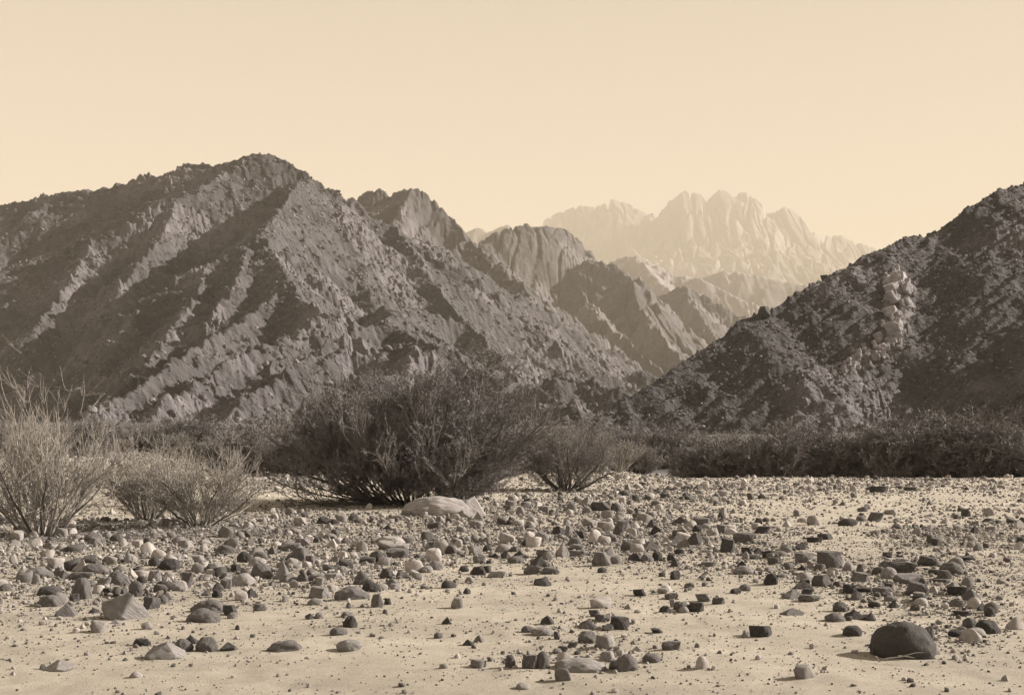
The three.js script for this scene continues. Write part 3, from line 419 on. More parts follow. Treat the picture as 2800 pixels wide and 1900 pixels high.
function settle(s, r) { // size in metres and place on the floor
  const f = onFloor(s.u, s.v), d = -f.z, w = s.w / FOCAL * d, h = s.h / FOCAL * d, deep = w * { r: 0.85, a: 0.75, w: 0.8, s: 0.8, f: 0.75 }[s.kind] * (0.85 + 0.3 * r());
  const z = f.z - deep * 0.42, x = (s.u - MIDDLE) / FOCAL * -z;
  return { x, z, y: floorHeight(x, z), w: w * 1.02, h: h * 0.96, deep };
}
const counted = new Map();
for (const s of many) {
  const at = settle(s, rs); Object.assign(s, at);
  const shape = shapes[s.kind][Math.floor(rs() * 6)], m = addMesh(s.w > 0.38 ? 'boulder' : 'stone', shape, stoneMats[s.tone][Math.floor(rs() * 3)]);
  const sink = { r: 0.28, a: 0.22, w: 0.14, s: 0.22, f: 0.45 }[s.kind];
  const turn = (rs() - 0.5) * (s.kind === 'w' ? 0.8 : 0.5) + (rs() < 0.5 ? Math.PI : 0);
  m.scale.set(s.w, s.h * (1 + sink), s.deep); m.rotation.y = turn; m.rotation.z = (rs() - 0.5) * 0.12;
  m.position.set(s.x, s.y - s.h * sink, s.z);
  s.mesh = m;
}
for (const s of many) { // what sets each stone apart: its look and the nearest stone that is easy to find
  if (s.mark) { tag(s.mesh, s.mark[3], s.w > 0.38 ? 'boulder' : 'stone', 'stones strewn over the valley bed'); continue; }
  let best = null, near = 1e9;
  for (const m of landmarks) { const o = m[4], d = Math.hypot((s.u - o.u), (s.v - o.v) * 2.2); if (d < near) { near = d; best = o; } }
  const du = s.u - best.u, dv = (s.v - best.v) * 2.2;
  const where = Math.abs(du) > Math.abs(dv) ? (du > 0 ? 'on the sunlit side of' : 'on the shadow side of') : (dv > 0 ? 'in front of' : 'beyond');
  const size = s.w > 0.42 ? 'large' : s.w > 0.24 ? 'medium' : 'small', key = `${size} ${TONE[s.tone]} ${FORM[s.kind]} stone ${where} the ${best.mark[2]}`;
  if (!counted.has(key)) counted.set(key, []); counted.get(key).push([near, s]);
}
const ORDER = ['nearest', 'second nearest', 'third nearest', 'fourth nearest', 'fifth nearest', 'sixth nearest', 'seventh nearest', 'eighth nearest', 'ninth nearest', 'tenth nearest'];
for (const [key, list] of counted) { list.sort((a, b) => a[0] - b[0]); list.forEach(([, s], i) => { const words = key.split(' '); tag(s.mesh, list.length > 1 ? key.replace(/ stone (on|in|beyond)/, ` stone, ${ORDER[i]}, $1`) : key, s.w > 0.38 ? 'boulder' : 'stone', 'stones strewn over the valley bed'); }); }

// the pale split rock in front of the big bush
{
  const g = new THREE.Group(); g.name = numbered('split_rock'); scene.add(g);
  const f = onFloor(1008, 1172), k = -f.z / FOCAL; g.position.set(f.x, f.y, f.z - 0.4);
  const part = (name, u0, u1, h, kind, seed, z, turn) => { const m = addMesh(name, stoneShape(kind, seed, 14), stoneMats[2][1], g); m.scale.set((u1 - u0) * k, h * k * 1.3, (u1 - u0) * k * 0.6); m.position.set(((u0 + u1) / 2 - 1008) * k, -h * k * 0.3, z); m.rotation.y = turn; return m; };
  part('main_block', 906, 1078, 47, 'mound', 911, 0, 0.15); part('split_block', 1046, 1104, 46, 'wedge', 925, -0.05, 0.5); part('fallen_chip', 1040, 1082, 20, 'wedge', 931, 0.35, 0.2);
  tag(g, 'long low pale rock, split at one end, in front of the big bush', 'rock');
}
// the pale rock rib that catches the sun on the dark hillside: blocks sunk in the slope
{
  const g = new THREE.Group(); g.name = numbered('rock_outcrop'); scene.add(g); g.position.set(ribLine[2][0], hillHeight(...ribLine[2]), ribLine[2][1]);
  const r = random(640), blockMat = [0.40, 0.49, 0.57].map((v) => new THREE.MeshStandardMaterial({ color: new THREE.Color().setRGB(v, v * 0.95, v * 1.02), map: pitted, bumpMap: pittedRelief, bumpScale: 0.25, roughness: 0.92 }));
  for (let i = 0; i < 230; i++) {
    const t = Math.pow(r(), 1.25) * (ribLine.length - 1), k = Math.min(ribLine.length - 2, Math.floor(t)), far = r() < 0.2 ? 2.2 : 1, wide = (2.7 - 2.0 * t / (ribLine.length - 1)) * far, x = mix(ribLine[k][0], ribLine[k + 1][0], t - k) + (r() + r() - 1) * wide, z = mix(ribLine[k][1], ribLine[k + 1][1], t - k) + (r() + r() - 1) * wide;
    const s = far > 1 ? 0.3 + 0.6 * r() : 0.6 + 2.4 * r() * r() * (1.2 - t / 8), m = addMesh('block', shapes['aaaw'[Math.floor(r() * 4)]][Math.floor(r() * 6)], blockMat[Math.floor(r() * 3)], g);
    m.scale.set(s * (0.7 + 0.9 * r()), s * (0.7 + 0.5 * r()), s); m.rotation.set((r() - 0.5) * 0.3, 0.5 + (r() - 0.5) * 0.7 + (r() < 0.5 ? Math.PI : 0), 0.35 + (r() - 0.5) * 0.4); m.position.set(x, hillHeight(x, z) - s * 0.28, z).sub(g.position);
  }
  tag(g, 'pale broken rock outcrop running down the dark hillside', 'outcrop');
}
// boulders that stand out on the skyline of the dark hillside
for (const [u, v, w, h, kind, label] of [
  [1733, 711, 27, 22, 'a', 'square dark boulder perched lowest on the hillside skyline'], [1808, 673, 20, 12, 'a', 'small flat boulder on the hillside skyline above the square one'], [2008, 556, 22, 13, 'r', 'upright knob of rock on the middle of the hillside skyline'],
  [2063, 526, 30, 20, 'a', 'broad blocky boulder on the hillside skyline'], [2093, 508, 26, 16, 'r', 'rounded boulder just above the broad blocky one on the skyline'], [1712, 722, 16, 14, 'w', 'pointed rock just below the square dark boulder on the skyline'],
  [1872, 634, 22, 12, 's', 'flat ledge of rock halfway up the hillside skyline'], [2036, 614, 14, 18, 'r', 'pale rock standing at the head of the light rock rib']]) {
  let d = 240; for (let i = 0; i < 60; i++) { d = 150 + i * 3; const x = (u - MIDDLE) / FOCAL * d; if (hillHeight(x, -d) >= EYE + (HORIZON - v) / FOCAL * d - 0.4) break; }
  const x = (u - MIDDLE) / FOCAL * d, y = Math.min(hillHeight(x, -d), EYE + (HORIZON - v) / FOCAL * d) - 0.5, k = d / FOCAL, m = addMesh('boulder', shapes[kind][2], stoneMats[label.startsWith('pale') ? 2 : 0][1]);
  m.scale.set(w * k, h * k + 0.5, w * k * 0.9); m.position.set(x, y, -d); m.rotation.y = u; tag(m, label, 'boulder', 'boulders on the hillside');
}

// ---------------------------------------------------------------- loose stones and pebbles beyond counting
const bits = { r: [0, 1, 2].map((i) => stoneShape('round', 300 + i, 2)), a: [0, 1, 2, 3].map((i) => stoneShape('block', 310 + i, 2)), w: [0, 1, 2].map((i) => stoneShape('wedge', 320 + i, 2)), s: [0, 1].map((i) => stoneShape('slab', 330 + i, 2)) };
const bitList = [...bits.r.slice(0, 2), ...bits.a, ...bits.w, ...bits.s];
const bitMat = new THREE.MeshStandardMaterial({ map: pitted, bumpMap: pittedRelief, bumpScale: 0.006, roughness: 0.93 });
// how stony the bed is: patches [u, v, half width, half height, amount]
const patches = [[2520, 1240, 230, 110, 0.9], [-180, 1280, 220, 110, 1.2], [330, 1270, 330, 85, 1.5], [150, 1300, 160, 70, 1.3], [250, 1450, 300, 50, 0.12], [780, 1255, 250, 70, 1.2], [1080, 1190, 160, 30, 1.3], [1250, 1200, 260, 60, 0.75], [1560, 1210, 260, 55, 0.6], [1500, 1125, 330, 40, 0.4], [2000, 1100, 380, 24, 0.3], [2150, 1220, 160, 60, 0.6], [2080, 1330, 230, 70, 0.5], [1750, 1290, 260, 45, 0.55], [1340, 1420, 110, 45, 0.8], [1320, 1490, 200, 40, 0.8], [2180, 1430, 150, 70, 0.6], [620, 1185, 120, 30, 0.8], [660, 1090, 140, 20, 0.9], [160, 1090, 120, 25, 0.5], [400, 1205, 200, 22, 0.9], [820, 1410, 120, 30, 0.2], [90, 1380, 120, 40, 0.5], [1420, 1230, 200, 40, 0.5]];
function stony(x, z) {
  const d = -z, u = MIDDLE + x / d * FOCAL, v = HORIZON + (EYE - 0) / d * FOCAL; let s = 0.035 + 0.5 * smooth(1085, 1070, v);
  for (const [a, b, w, h, k] of patches) { const q = ((u - a) / w) ** 2 + ((v - b) / h) ** 2; if (q < 4) s += k * Math.exp(-q * 1.3); }
  return Math.min(1.3, s * (0.55 + 1.5 * clamp01(0.5 + 0.9 * noise(x / 1.6, z / 1.6))));
}
function scatter(name, label, count, near, far, low, high, power, seed, base = 0) {
  const r = random(seed), at = bitList.map(() => []), m = new THREE.Matrix4(), q = new THREE.Quaternion(), e = new THREE.Euler(), c = new THREE.Color();
  let tries = 0, made = 0;
  while (made < count && tries < count * 40) {
    tries++;
    const d = Math.sqrt(near * near + r() * (far * far - near * near)), x = (r() * 1.5 - 0.75) * 2324 / FOCAL * d, z = -d;
    if (r() > stony(x, z) + base * (0.5 + noise(x / 0.9, z / 0.6))) continue;
    const s = low * Math.pow(Math.max(1.2, high * Math.min(1, 0.42 + d / 38) / low), Math.pow(r(), power)), k = Math.floor(r() * bitList.length), y = floorHeight(x, z);
    e.set((r() - 0.5) * 0.5, r() * 6.283, (r() - 0.5) * 0.5); q.setFromEuler(e);
    m.compose(new THREE.Vector3(x, y - s * 0.2, z), q, new THREE.Vector3(s, s * (0.5 + 0.45 * r()), s * (0.6 + 0.4 * r())));
    const t = r() < 0.25 ? 0.09 + 0.07 * r() : r() < 0.55 ? 0.2 + 0.13 * r() : 0.38 + 0.16 * r();
    at[k].push(m.clone(), c.setRGB(t, t * 0.94, t * 0.93).clone()); made++;
  }
  const root = new THREE.Group(); root.name = name; scene.add(root);
  at.forEach((list, i) => { if (!list.length) return; const n = list.length / 2, o = shadows(new THREE.InstancedMesh(bitList[i], bitMat, n)); o.name = 'loose_stones'; for (let j = 0; j < n; j++) { o.setMatrixAt(j, list[j * 2]); o.setColorAt(j, list[j * 2 + 1]); } o.userData.kind = 'stuff'; root.add(o); });
  tag(root, label, 'gravel', null, 'stuff');
}
scatter('cobbles', 'scattered cobbles and broken stones over the sandy bed', 25000, 6, 95, 0.06, 0.30, 2.0, 51);
scatter('small_stones', 'small stones filling the stony patches of the bed', 66000, 5.5, 60, 0.025, 0.09, 1.6, 52, 0.02);
scatter('pebbles', 'fine pebbles on the near sand', 125000, 5, 24, 0.007, 0.036, 1.9, 53, 0.22);

// ---------------------------------------------------------------- bushes
const UP = new THREE.Vector3(0, 1, 0);
function limb(points, radii, sides, out) { // a tapering tube along points, pushed into out
  const base = out.pos.length / 3, n = points.length, t = new THREE.Vector3(), a = new THREE.Vector3(), b = new THREE.Vector3();
  for (let i = 0; i < n; i++) {
    t.copy(points[Math.min(n - 1, i + 1)]).sub(points[Math.max(0, i - 1)]).normalize();
    a.set(t.y, t.z, t.x).cross(t).normalize(); b.crossVectors(t, a);
    for (let k = 0; k < sides; k++) { const w = k / sides * 6.2832, c = Math.cos(w) * radii[i], s = Math.sin(w) * radii[i], p = points[i]; out.pos.push(p.x + a.x * c + b.x * s, p.y + a.y * c + b.y * s, p.z + a.z * c + b.z * s); }
    if (i) for (let k = 0; k < sides; k++) { const k2 = (k + 1) % sides, lo = base + (i - 1) * sides, hi = base + i * sides; out.index.push(lo + k, lo + k2, hi + k, lo + k2, hi + k2, hi + k); }
  }
}
function blade(p, way, length, width, r, out) { // a slender leaf spray: two triangles bent along its length
  const side = new THREE.Vector3(r() - 0.5, r() - 0.5, r() - 0.5).cross(way).normalize().multiplyScalar(width / 2), base = out.pos.length / 3;
  const mx = p.x + way.x * length * 0.5, my = p.y + way.y * length * 0.5 + length * 0.05, mz = p.z + way.z * length * 0.5;
  out.pos.push(p.x, p.y, p.z, mx - side.x, my - side.y, mz - side.z, mx + side.x, my + side.y, mz + side.z, p.x + way.x * length, p.y + way.y * length - length * 0.06, p.z + way.z * length);
  out.index.push(base, base + 1, base + 2, base + 1, base + 3, base + 2);
}
function built(out, name, material, parent, kind) { const g = new THREE.BufferGeometry(); g.setAttribute('position', new THREE.Float32BufferAttribute(out.pos, 3)); g.setIndex(out.index); g.computeVertexNormals(); const m = addMesh(name, g, material, parent); if (kind) m.userData.kind = kind; return m; }
const barkMat = new THREE.MeshStandardMaterial({ color: new THREE.Color().setRGB(0.085, 0.078, 0.077), roughness: 0.9 });
const twigMat = new THREE.MeshStandardMaterial({ color: new THREE.Color().setRGB(0.16, 0.15, 0.147), roughness: 0.9 });
const paleTwigMat = new THREE.MeshStandardMaterial({ color: new THREE.Color().setRGB(0.28, 0.26, 0.245), roughness: 0.9 });
const leafMat = new THREE.MeshStandardMaterial({ color: new THREE.Color().setRGB(0.165, 0.155, 0.157), roughness: 0.85, side: THREE.DoubleSide });
const paleLeafMat = new THREE.MeshStandardMaterial({ color: new THREE.Color().setRGB(0.22, 0.206, 0.196), roughness: 0.85, side: THREE.DoubleSide });
// o: height, spread (metres), stems, seed, leaves (blades in all), blade [length, width], open (share of bare low stems), lean, dry
function makeBush(o) {
  const r = random(o.seed), root = new THREE.Group(), branches = { pos: [], index: [] }, twigs = { pos: [], index: [] }, leaves = { pos: [], index: [] }, tips = [];
  const { height: H, spread: S, stems, thick = 0.045, open = 0.2, lean = 0, flop = 0.75 } = o;
  const grow = (start, way, length, steps, wiggle, rise) => { const pts = [start.clone()], w = way.clone(), p = start.clone(); for (let i = 0; i < steps; i++) { w.x += (r() - 0.5) * wiggle; w.y += (r() - 0.5) * wiggle + rise / steps; w.z += (r() - 0.5) * wiggle; w.normalize(); p.addScaledVector(w, length / steps); if (p.y < 0.03) p.y = 0.03 + r() * 0.03; pts.push(p.clone()); } return pts; };
  const inside = (p) => { const e = (p.x - lean * p.y) / (S / 2), f = p.z / (S * 0.42), t = p.y / H; return e * e + f * f + t * t * 0.9 < 1.25; };
  for (let s = 0; s < stems; s++) {
    const a = (s + r() * 0.8) / stems * 6.2832, tilt = (0.15 + flop * Math.sqrt(r())) , wide = (o.base ?? 1) * S * 0.4 * (0.06 + 0.12 * r()), start = new THREE.Vector3(Math.cos(a) * wide, -0.06, Math.sin(a) * wide * 0.8);
    const way = new THREE.Vector3(Math.cos(a) * Math.sin(tilt) + lean * 0.5, Math.cos(tilt), Math.sin(a) * Math.sin(tilt)).normalize();
    const reach = mix(H * 0.92, S * 0.55, Math.min(1, tilt / 1.25)) * (0.75 + 0.3 * r()), pts = grow(start, way, reach, 9, 0.34, tilt > 0.8 ? 0.5 : 0.1);
    const g = { pos: [], index: [] }, fat = thick * (0.6 + 0.7 * r()); limb(pts, pts.map((_, i) => fat * (1 - 0.8 * i / 9) + 0.004), 5, g);
    built(g, 'stem', o.dry ? (s % 3 ? paleTwigMat : barkMat) : barkMat, root);
    const n = Math.round((o.branching ?? 9) * (0.8 + 0.5 * r()));
    for (let b = 0; b < n; b++) {
      const t = open + (1 - open) * Math.pow((b + r()) / n, 0.8), i = Math.min(8, Math.floor(t * 9)), from = pts[i].clone().lerp(pts[i + 1], t * 9 - i > 1 ? 1 : Math.max(0, t * 9 - i)), dir = pts[i + 1].clone().sub(pts[i]).normalize();
      dir.add(new THREE.Vector3(r() - 0.5, (r() - 0.3) * 0.8, r() - 0.5).multiplyScalar(1.5)).normalize();
      const bl = reach * (0.22 + 0.26 * r()) * (1.1 - 0.4 * t), bp = grow(from, dir, bl, 5, 0.42, 0.25), fr = fat * 0.32 * (1.1 - 0.6 * t) + 0.003;
      limb(bp, bp.map((_, k) => fr * (1 - 0.75 * k / 5) + 0.0018), 3, branches);
      const tn = o.twigs ?? 6;
      for (let k = 0; k < tn; k++) {
        const j = Math.min(4, Math.floor((0.15 + 0.85 * (k + r()) / tn) * 5)), tf = bp[j].clone().lerp(bp[j + 1], r()), td = bp[j + 1].clone().sub(bp[j]).normalize().add(new THREE.Vector3(r() - 0.5, (r() - 0.35) * 0.9, r() - 0.5).multiplyScalar(1.5)).normalize();
        const tl = (0.16 + 0.26 * r()) * (o.twigLength ?? 1) * H / 3 * 1.3, tp = grow(tf, td, tl, 3, 0.4, 0.15);
        if (!inside(tp[3]) && r() < 0.8 || o.openSide && tp[3].x < -S * 0.10 && tp[3].y < H * (0.14 - 0.5 * (tp[3].x / S + 0.1)) && r() < 0.75) continue;
        limb(tp, [0.004, 0.0032, 0.0024, 0.0012].map((q) => q * (o.twigFat ?? 1)), 3, twigs);
        tips.push(tp);
      }
    }
  }
  const each = o.leaves / Math.max(1, tips.length), way = new THREE.Vector3(), p = new THREE.Vector3();
  for (const tp of tips) { const fill = 0.25 + 1.5 * r(); for (let k = 0; k < each * fill; k++) { const t = r() * 3, i = Math.min(2, Math.floor(t)); p.copy(tp[i]).lerp(tp[i + 1], t - i); way.copy(tp[i + 1]).sub(tp[i]).normalize(); way.x += (r() - 0.5) * 1.5; way.y += (r() - 0.5) * 1.5; way.z += (r() - 0.5) * 1.5; way.normalize(); blade(p, way, o.blade[0] * (0.6 + 0.8 * r()), o.blade[1] * (0.7 + 0.6 * r()), r, leaves); } }
  for (let k = 0; k < (o.clumps ?? 0); k++) { // sprays spread through the crown
    const a = r() * 6.2832, q = Math.sqrt(r()) * 0.95, y = H * (0.06 + 0.9 * r()), bulge = Math.sqrt(Math.max(0, 1 - Math.pow(Math.max(0, y / H - 0.3) / 0.75, 2))) * (0.78 + 0.22 * Math.min(1, y / H * 4)), lobes = 0.82 + 0.7 * noise(Math.cos(a) * 1.6 + o.seed, Math.sin(a) * 1.6 + y / H * 2.2);
    const c = new THREE.Vector3(Math.cos(a) * q * bulge * lobes * S / 2 + lean * y, y * lobes, Math.sin(a) * q * bulge * lobes * S * 0.4), out = new THREE.Vector3(Math.cos(a) * q, 0.5 + 0.5 * r(), Math.sin(a) * q);
    if (o.openSide && c.x < -S * 0.10 && c.y < H * (0.16 - 0.5 * (c.x / S + 0.1))) continue;
    const many = 2 + Math.floor(r() * 4);
    for (let b = 0; b < many; b++) { const w0 = out.clone().add(new THREE.Vector3(r() - 0.5, r() - 0.5, r() - 0.5).multiplyScalar(1.3)).normalize(), tp = grow(c, w0, 0.2 + 0.35 * r(), 3, 0.4, 0.1); limb(tp, [0.004, 0.003, 0.0022, 0.001].map((v) => v * (o.twigFat ?? 1)), 3, twigs);
      for (let i = 0; i < (o.clumpLeaves ?? 16); i++) { const t = r() * 3, j = Math.min(2, Math.floor(t)); p.copy(tp[j]).lerp(tp[j + 1], t - j); way.copy(w0); way.x += (r() - 0.5) * 1.6; way.y += (r() - 0.5) * 1.6; way.z += (r() - 0.5) * 1.6; way.normalize(); blade(p, way, o.blade[0] * (0.6 + 0.8 * r()), o.blade[1] * (0.7 + 0.6 * r()), r, leaves); } }
  }
  built(branches, 'branches', o.dry ? paleTwigMat : twigMat, root, 'stuff'); built(twigs, 'twigs', o.dry ? paleTwigMat : (o.paleTwigs ? paleTwigMat : twigMat), root, 'stuff'); if (o.leaves) built(leaves, 'foliage', o.dry ? paleLeafMat : leafMat, root, 'stuff');
  return root;
}
function plant(root, name, u, v, label, group, scale = 1, turn = 0, sink = 0) {
  root.name = numbered(name); const f = Array.isArray(v) ? (() => { const d = v[0], x = (u - MIDDLE) / FOCAL * d; return new THREE.Vector3(x, floorHeight(x, -d), -d); })() : onFloor(u, v);
  root.position.set(f.x, f.y - sink, f.z); root.rotation.y = turn; if (Array.isArray(scale)) root.scale.set(...scale); else root.scale.setScalar(scale);
  scene.add(root); tag(root, label, 'bush', group); return root;
}
console.log('bushes');
plant(makeBush({ seed: 11, height: 3.5, spread: 6.9, stems: 40, thick: 0.032, branching: 14, twigs: 8, leaves: 90000, openSide: true, clumps: 3300, clumpLeaves: 15, blade: [0.10, 0.013], open: 0.10, flop: 1.42, twigFat: 1.4, base: 2.2 }), 'tamarisk_bush', 935, 1142, 'largest dense dark bush, standing in the middle behind the split pale rock');
{ // low bare limbs that reach out from the foot of the big bush
  const b = scene.getObjectByName('tamarisk_bush'), g = { pos: [], index: [] }, k = 34 / FOCAL;
  for (const path of [[[-60, 12], [-90, 14], [-120, 20], [-152, 28], [-170, 34]], [[-150, 28], [-165, 48], [-178, 62], [-200, 82]], [[-148, 30], [-120, 48], [-95, 62], [-70, 80]], [[-120, 20], [-150, 40], [-190, 52], [-225, 66]]]) { const pts = new THREE.CatmullRomCurve3(path.map(([x, y], i) => new THREE.Vector3(x * k, y * k, 0.3 + 0.12 * i))).getPoints(10); limb(pts, pts.map((_, i) => 0.075 * (1 - 0.7 * i / 10)), 6, g); }
  built(g, 'low_limbs', barkMat, b).userData.label = 'bare crooked limbs low on the shadow side';
}
plant(makeBush({ seed: 23, height: 2.1, spread: 3.6, stems: 20, thick: 0.045, branching: 9, twigs: 7, leaves: 16000, clumps: 420, clumpLeaves: 12, blade: [0.10, 0.011], open: 0.3, flop: 1.05, twigFat: 1.5, paleTwigs: true }), 'tamarisk_bush', 1285, 1112, 'half-bare bush with dark crooked stems beside the largest bush');
plant(makeBush({ seed: 31, height: 2.5, spread: 2.7, stems: 20, thick: 0.024, branching: 10, twigs: 8, twigLength: 1.5, leaves: 6000, clumps: 150, clumpLeaves: 10, blade: [0.06, 0.007], open: 0.15, flop: 0.8, dry: true, lean: 0.1, twigFat: 1.4 }), 'dry_bush', 92, 1215, 'tall dry twiggy bush at the edge of the picture', 'dry bushes on the near sand');
plant(makeBush({ seed: 37, height: 1.55, spread: 2.4, stems: 22, thick: 0.02, branching: 9, twigs: 7, twigLength: 1.8, leaves: 4500, clumps: 110, clumpLeaves: 10, blade: [0.055, 0.007], open: 0.15, flop: 0.75, dry: true, twigFat: 1.4 }), 'dry_bush', 338, 1180, 'leafless pale twig bush between the tall dry bush and a wider one', 'dry bushes on the near sand');
plant(makeBush({ seed: 41, height: 1.5, spread: 2.8, stems: 22, thick: 0.018, branching: 9, twigs: 7, twigLength: 1.8, leaves: 5000, clumps: 130, clumpLeaves: 10, blade: [0.055, 0.007], open: 0.12, flop: 0.95, dry: true, lean: 0.15, twigFat: 1.4 }), 'dry_bush', 455, 1193, 'wide sprawling pale twig bush nearest the largest bush', 'dry bushes on the near sand');
// four growths for the thickets along the foot of the hills
const growths = [
  makeBush({ seed: 51, height: 2, spread: 3.6, stems: 24, branching: 7, twigs: 6, leaves: 9000, clumps: 420, clumpLeaves: 9, blade: [0.15, 0.02], open: 0.05, flop: 0.9, twigFat: 2.2 }),
  makeBush({ seed: 53, height: 2, spread: 3.2, stems: 22, branching: 7, twigs: 6, leaves: 8000, clumps: 260, clumpLeaves: 9, blade: [0.15, 0.02], open: 0.05, flop: 0.7, twigFat: 2.4, paleTwigs: true }),
  makeBush({ seed: 57, height: 2, spread: 2.8, stems: 18, branching: 6, twigs: 6, leaves: 5000, blade: [0.14, 0.02], open: 0.1, flop: 0.6, twigFat: 2.6, paleTwigs: true, dry: true }),
];
const thicket = [ // [u, distance, height, width factor, growth, label]
  [60, 50, 2.47, 0.7, 2, 'tall pale leafless shrub rising behind the dry bush at the picture edge'], [118, 66, 1.84, 0.9, 1, 'grey shrub behind the tall dry twiggy bush'], [208, 76, 2.17, 1.0, 0, 'dark rounded shrub with a shadowed hollow, above the stony bank'], [285, 84, 1.34, 0.9, 2, 'thin pale shrub on top of the stony bank'],
  [390, 72, 1.58, 1.0, 1, 'grey shrub behind the leafless pale twig bush'], [450, 68, 1.75, 1.0, 2, 'pale stemmed shrub behind the wide twig bush'], [515, 66, 1.92, 1.1, 1, 'bushy grey shrub with pale tips, second from the pale stemmed one'], [575, 64, 2.09, 1.1, 0, 'dense shrub in the middle of the row behind the dry bushes'], [635, 62, 1.84, 1.1, 1, 'grey shrub between the dense shrub and the dark one by the big bush'], [695, 58, 1.92, 1.2, 0, 'dark shrub tucked against the shadow side of the largest bush'],
  [1160, 62, 1.87, 1.2, 0, 'dark shrub between the largest bush and the half-bare bush'], [1240, 74, 2.06, 1.3, 1, 'grey shrub behind the half-bare bush'], [1335, 78, 2.16, 1.2, 1, 'feathery shrub on the sunlit side behind the half-bare bush'], [1400, 82, 2.25, 1.2, 2, 'pale twiggy shrub where the hillside foot meets the valley'], [1455, 92, 2.25, 1.2, 1, 'grey shrub behind the low gravel bank'], [1510, 104, 3.07, 1.1, 0, 'dark shrub standing over the low gravel bank'], [1560, 108, 2.97, 1.1, 1, 'pale topped shrub at the head of the dark thicket'],
  [1605, 67, 2.34, 1.2, 0, 'first dark shrub of the long thicket beside the gravel bank'], [1662, 66, 2.41, 1.2, 0, 'second shrub of the long dark thicket'], [1722, 66, 2.38, 1.2, 1, 'third shrub of the long dark thicket, pale tipped'], [1785, 65, 2.98, 1.2, 0, 'fourth shrub of the long dark thicket'], [1842, 66, 2.14, 1.2, 1, 'fifth shrub of the long dark thicket, pale tipped'], [1900, 65, 2.82, 1.2, 0, 'sixth shrub of the long dark thicket'], [1958, 65, 2.19, 1.2, 1, 'seventh shrub of the long dark thicket, pale tipped'], [2018, 64, 2.50, 1.2, 0, 'eighth shrub of the long dark thicket'], [2076, 64, 3.37, 1.2, 0, 'ninth and taller shrub of the long dark thicket'], [2136, 63, 2.63, 1.2, 0, 'tenth shrub of the long dark thicket'], [2196, 63, 3.44, 1.2, 0, 'eleventh shrub of the long dark thicket'], [2256, 62, 2.82, 1.2, 0, 'twelfth shrub of the long dark thicket'], [2318, 62, 3.18, 1.2, 1, 'last shrub of the long dark thicket at the picture edge'],
  [1690, 78, 3.37, 1.3, 2, 'pale bare topped shrub behind the start of the dark thicket'], [1830, 78, 2.74, 1.3, 2, 'pale bare topped shrub behind the middle of the dark thicket'], [1940, 77, 3.31, 1.3, 2, 'pale bare topped shrub behind the far half of the dark thicket'],
  [1350, 104, 2.4, 1.3, 1, 'grey shrub at the toe of the dark hillside'],
  [1420, 118, 2.6, 1.3, 0, 'dark shrub just uphill from the low gravel bank'],
  [1310, 120, 2.6, 1.4, 0, 'dark shrub deepest in the valley mouth'],
  [2380, 62, 2.9, 1.2, 0, 'shrub past the end of the long dark thicket, just outside the edge'],
  [2445, 63, 2.8, 1.2, 1, 'outermost shrub past the end of the long dark thicket'],
  [30, 92, 2.60, 1.2, 1, 'grey shrub farthest back behind the shrub at the picture edge'],
  [160, 104, 2.60, 1.3, 1, 'low grey shrub behind the dark rounded shrub'],
  [255, 112, 2.40, 1.3, 0, 'dark shrub at the mountain foot beyond the stony bank'],
  [330, 100, 2.30, 1.3, 1, 'grey shrub at the mountain foot behind the thin pale shrub'],
  [345, 116, 2.60, 1.3, 0, 'dark shrub deepest in the gap beyond the stony bank'],
  [420, 96, 2.80, 1.3, 0, 'dark shrub behind the pale stemmed shrub'],
  [480, 108, 3.20, 1.3, 1, 'tall grey shrub at the mountain foot behind the row'],
  [545, 98, 3.00, 1.3, 1, 'grey shrub behind the dense shrub of the row'],
  [610, 92, 3.00, 1.3, 0, 'dark tall shrub rising behind the row near the big bush'],
  [665, 84, 3.00, 1.2, 1, 'pale tipped shrub rising behind the dark one by the big bush'],
];
const firstOf = [true, true, true];
thicket.forEach(([u, d, h, w, k, label], i) => { const o = firstOf[k] ? growths[k] : growths[k].clone(); firstOf[k] = false; plant(o, 'shrub', u, [d], label, 'shrubs along the foot of the hills', [h / 2 * w, h / 2, h / 2 * w], i * 2.4, 0.05); });
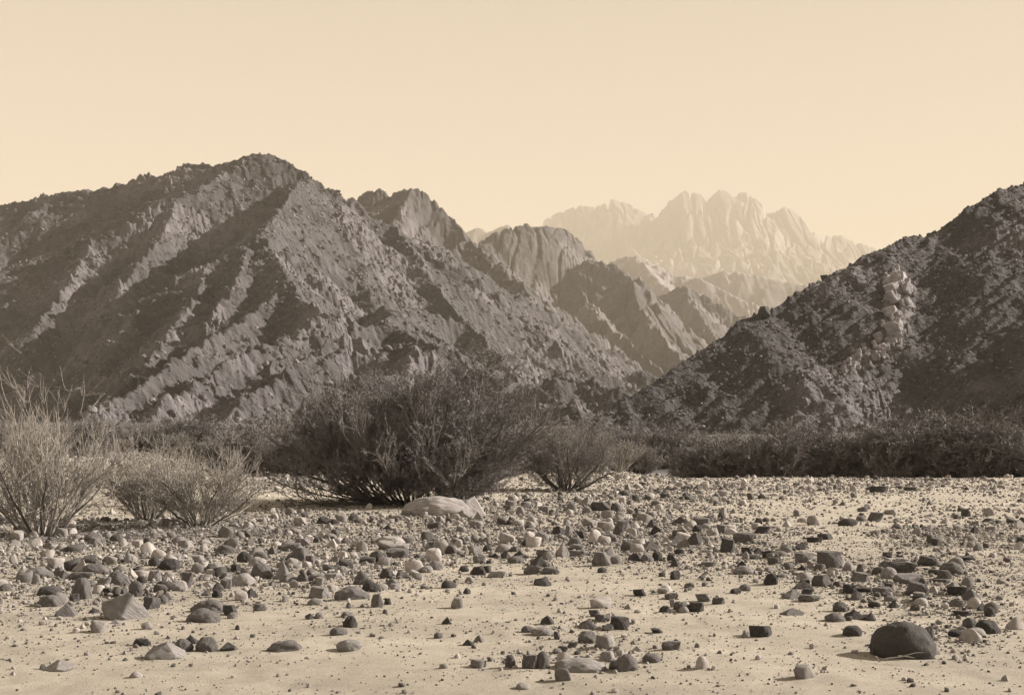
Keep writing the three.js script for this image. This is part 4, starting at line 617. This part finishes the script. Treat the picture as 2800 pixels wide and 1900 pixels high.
{ // a dry stalk lying before the great boulder
  const f = onFloor(2040, 1496), k = -f.z / FOCAL, g = { pos: [], index: [] }; f.z += 0.1;
  for (const path of [[[-55, 2], [-38, 10], [-10, 14], [20, 24], [38, 26]], [[-55, 2], [-60, 12], [-66, 16]], [[-10, 14], [6, 14], [22, 12]]]) { const pts = new THREE.CatmullRomCurve3(path.map(([x, y], i) => new THREE.Vector3(x * k, y * k, 0.02 * i))).getPoints(8); limb(pts, pts.map((_, i) => 0.006 * (1 - 0.6 * i / 8)), 4, g); }
  const m = built(g, 'dry_stalk', paleTwigMat, scene); m.position.copy(f); tag(m, 'thin pale dry stalk lying in front of the great dark boulder', 'twig');
}
[[800, 1246, 'small dry tuft among flat stones', 0.14], [1128, 1186, 'tiny dry tuft beside the split pale rock', 0.16]].forEach(([u, v, label, h], i) => plant(makeBush({ seed: 201 + i, height: h, spread: h * 2.2, stems: 16, thick: 0.003, branching: 3, twigs: 2, leaves: 40, blade: [0.03, 0.004], open: 0.2, flop: 1.1, dry: true, twigFat: 0.5 }), 'dry_tuft', u, v, label, 'dry tufts on the sand'));
{ // dead twigs shed round the feet of the bushes
  const r = random(88), g = { pos: [], index: [] }, m = new THREE.Matrix4(), q = new THREE.Quaternion(), c = new THREE.Color();
  limb([new THREE.Vector3(-0.5, 0, 0), new THREE.Vector3(-0.1, 0.06, 0.05), new THREE.Vector3(0.2, 0.02, -0.04), new THREE.Vector3(0.5, 0.05, 0.06)], [0.012, 0.016, 0.013, 0.006], 3, g);
  const geo = new THREE.BufferGeometry(); geo.setAttribute('position', new THREE.Float32BufferAttribute(g.pos, 3)); geo.setIndex(g.index); geo.computeVertexNormals();
  const n = 17000, o = shadows(new THREE.InstancedMesh(geo, new THREE.MeshStandardMaterial({ roughness: 0.9 }), n)); o.name = 'dead_twigs';
  const feet = [[92, 1222, 1.0], [338, 1188, 1.4], [455, 1202, 1.6], [930, 1145, 2.8], [1285, 1114, 1.6], [250, 1205, 1.5], [180, 1215, 1.2], [520, 1208, 1.4]].map(([u, v, s]) => [onFloor(u, v), s]);
  for (let i = 0; i < n; i++) { const [f, s] = feet[i % feet.length], a = r() * 6.283, d = s * Math.sqrt(-Math.log(1 - r() * 0.97)) * 0.62, x = f.x + Math.cos(a) * d * 1.3, z = f.z + Math.sin(a) * d, l = 0.06 + 0.26 * r() * r(); q.setFromEuler(new THREE.Euler((r() - 0.5) * 0.2, r() * 6.283, (r() - 0.5) * 0.35)); m.compose(new THREE.Vector3(x, floorHeight(x, z) + 0.006, z), q, new THREE.Vector3(l, l, l)); o.setMatrixAt(i, m); const t = r() < 0.6 ? 0.07 + 0.06 * r() : 0.2 + 0.12 * r(); o.setColorAt(i, c.setRGB(t, t * 0.93, t * 0.9)); }
  scene.add(tag(o, 'dead twigs shed on the sand under the bushes', 'litter', null, 'stuff'));
}

console.log('done');
renderer.render(scene, camera);
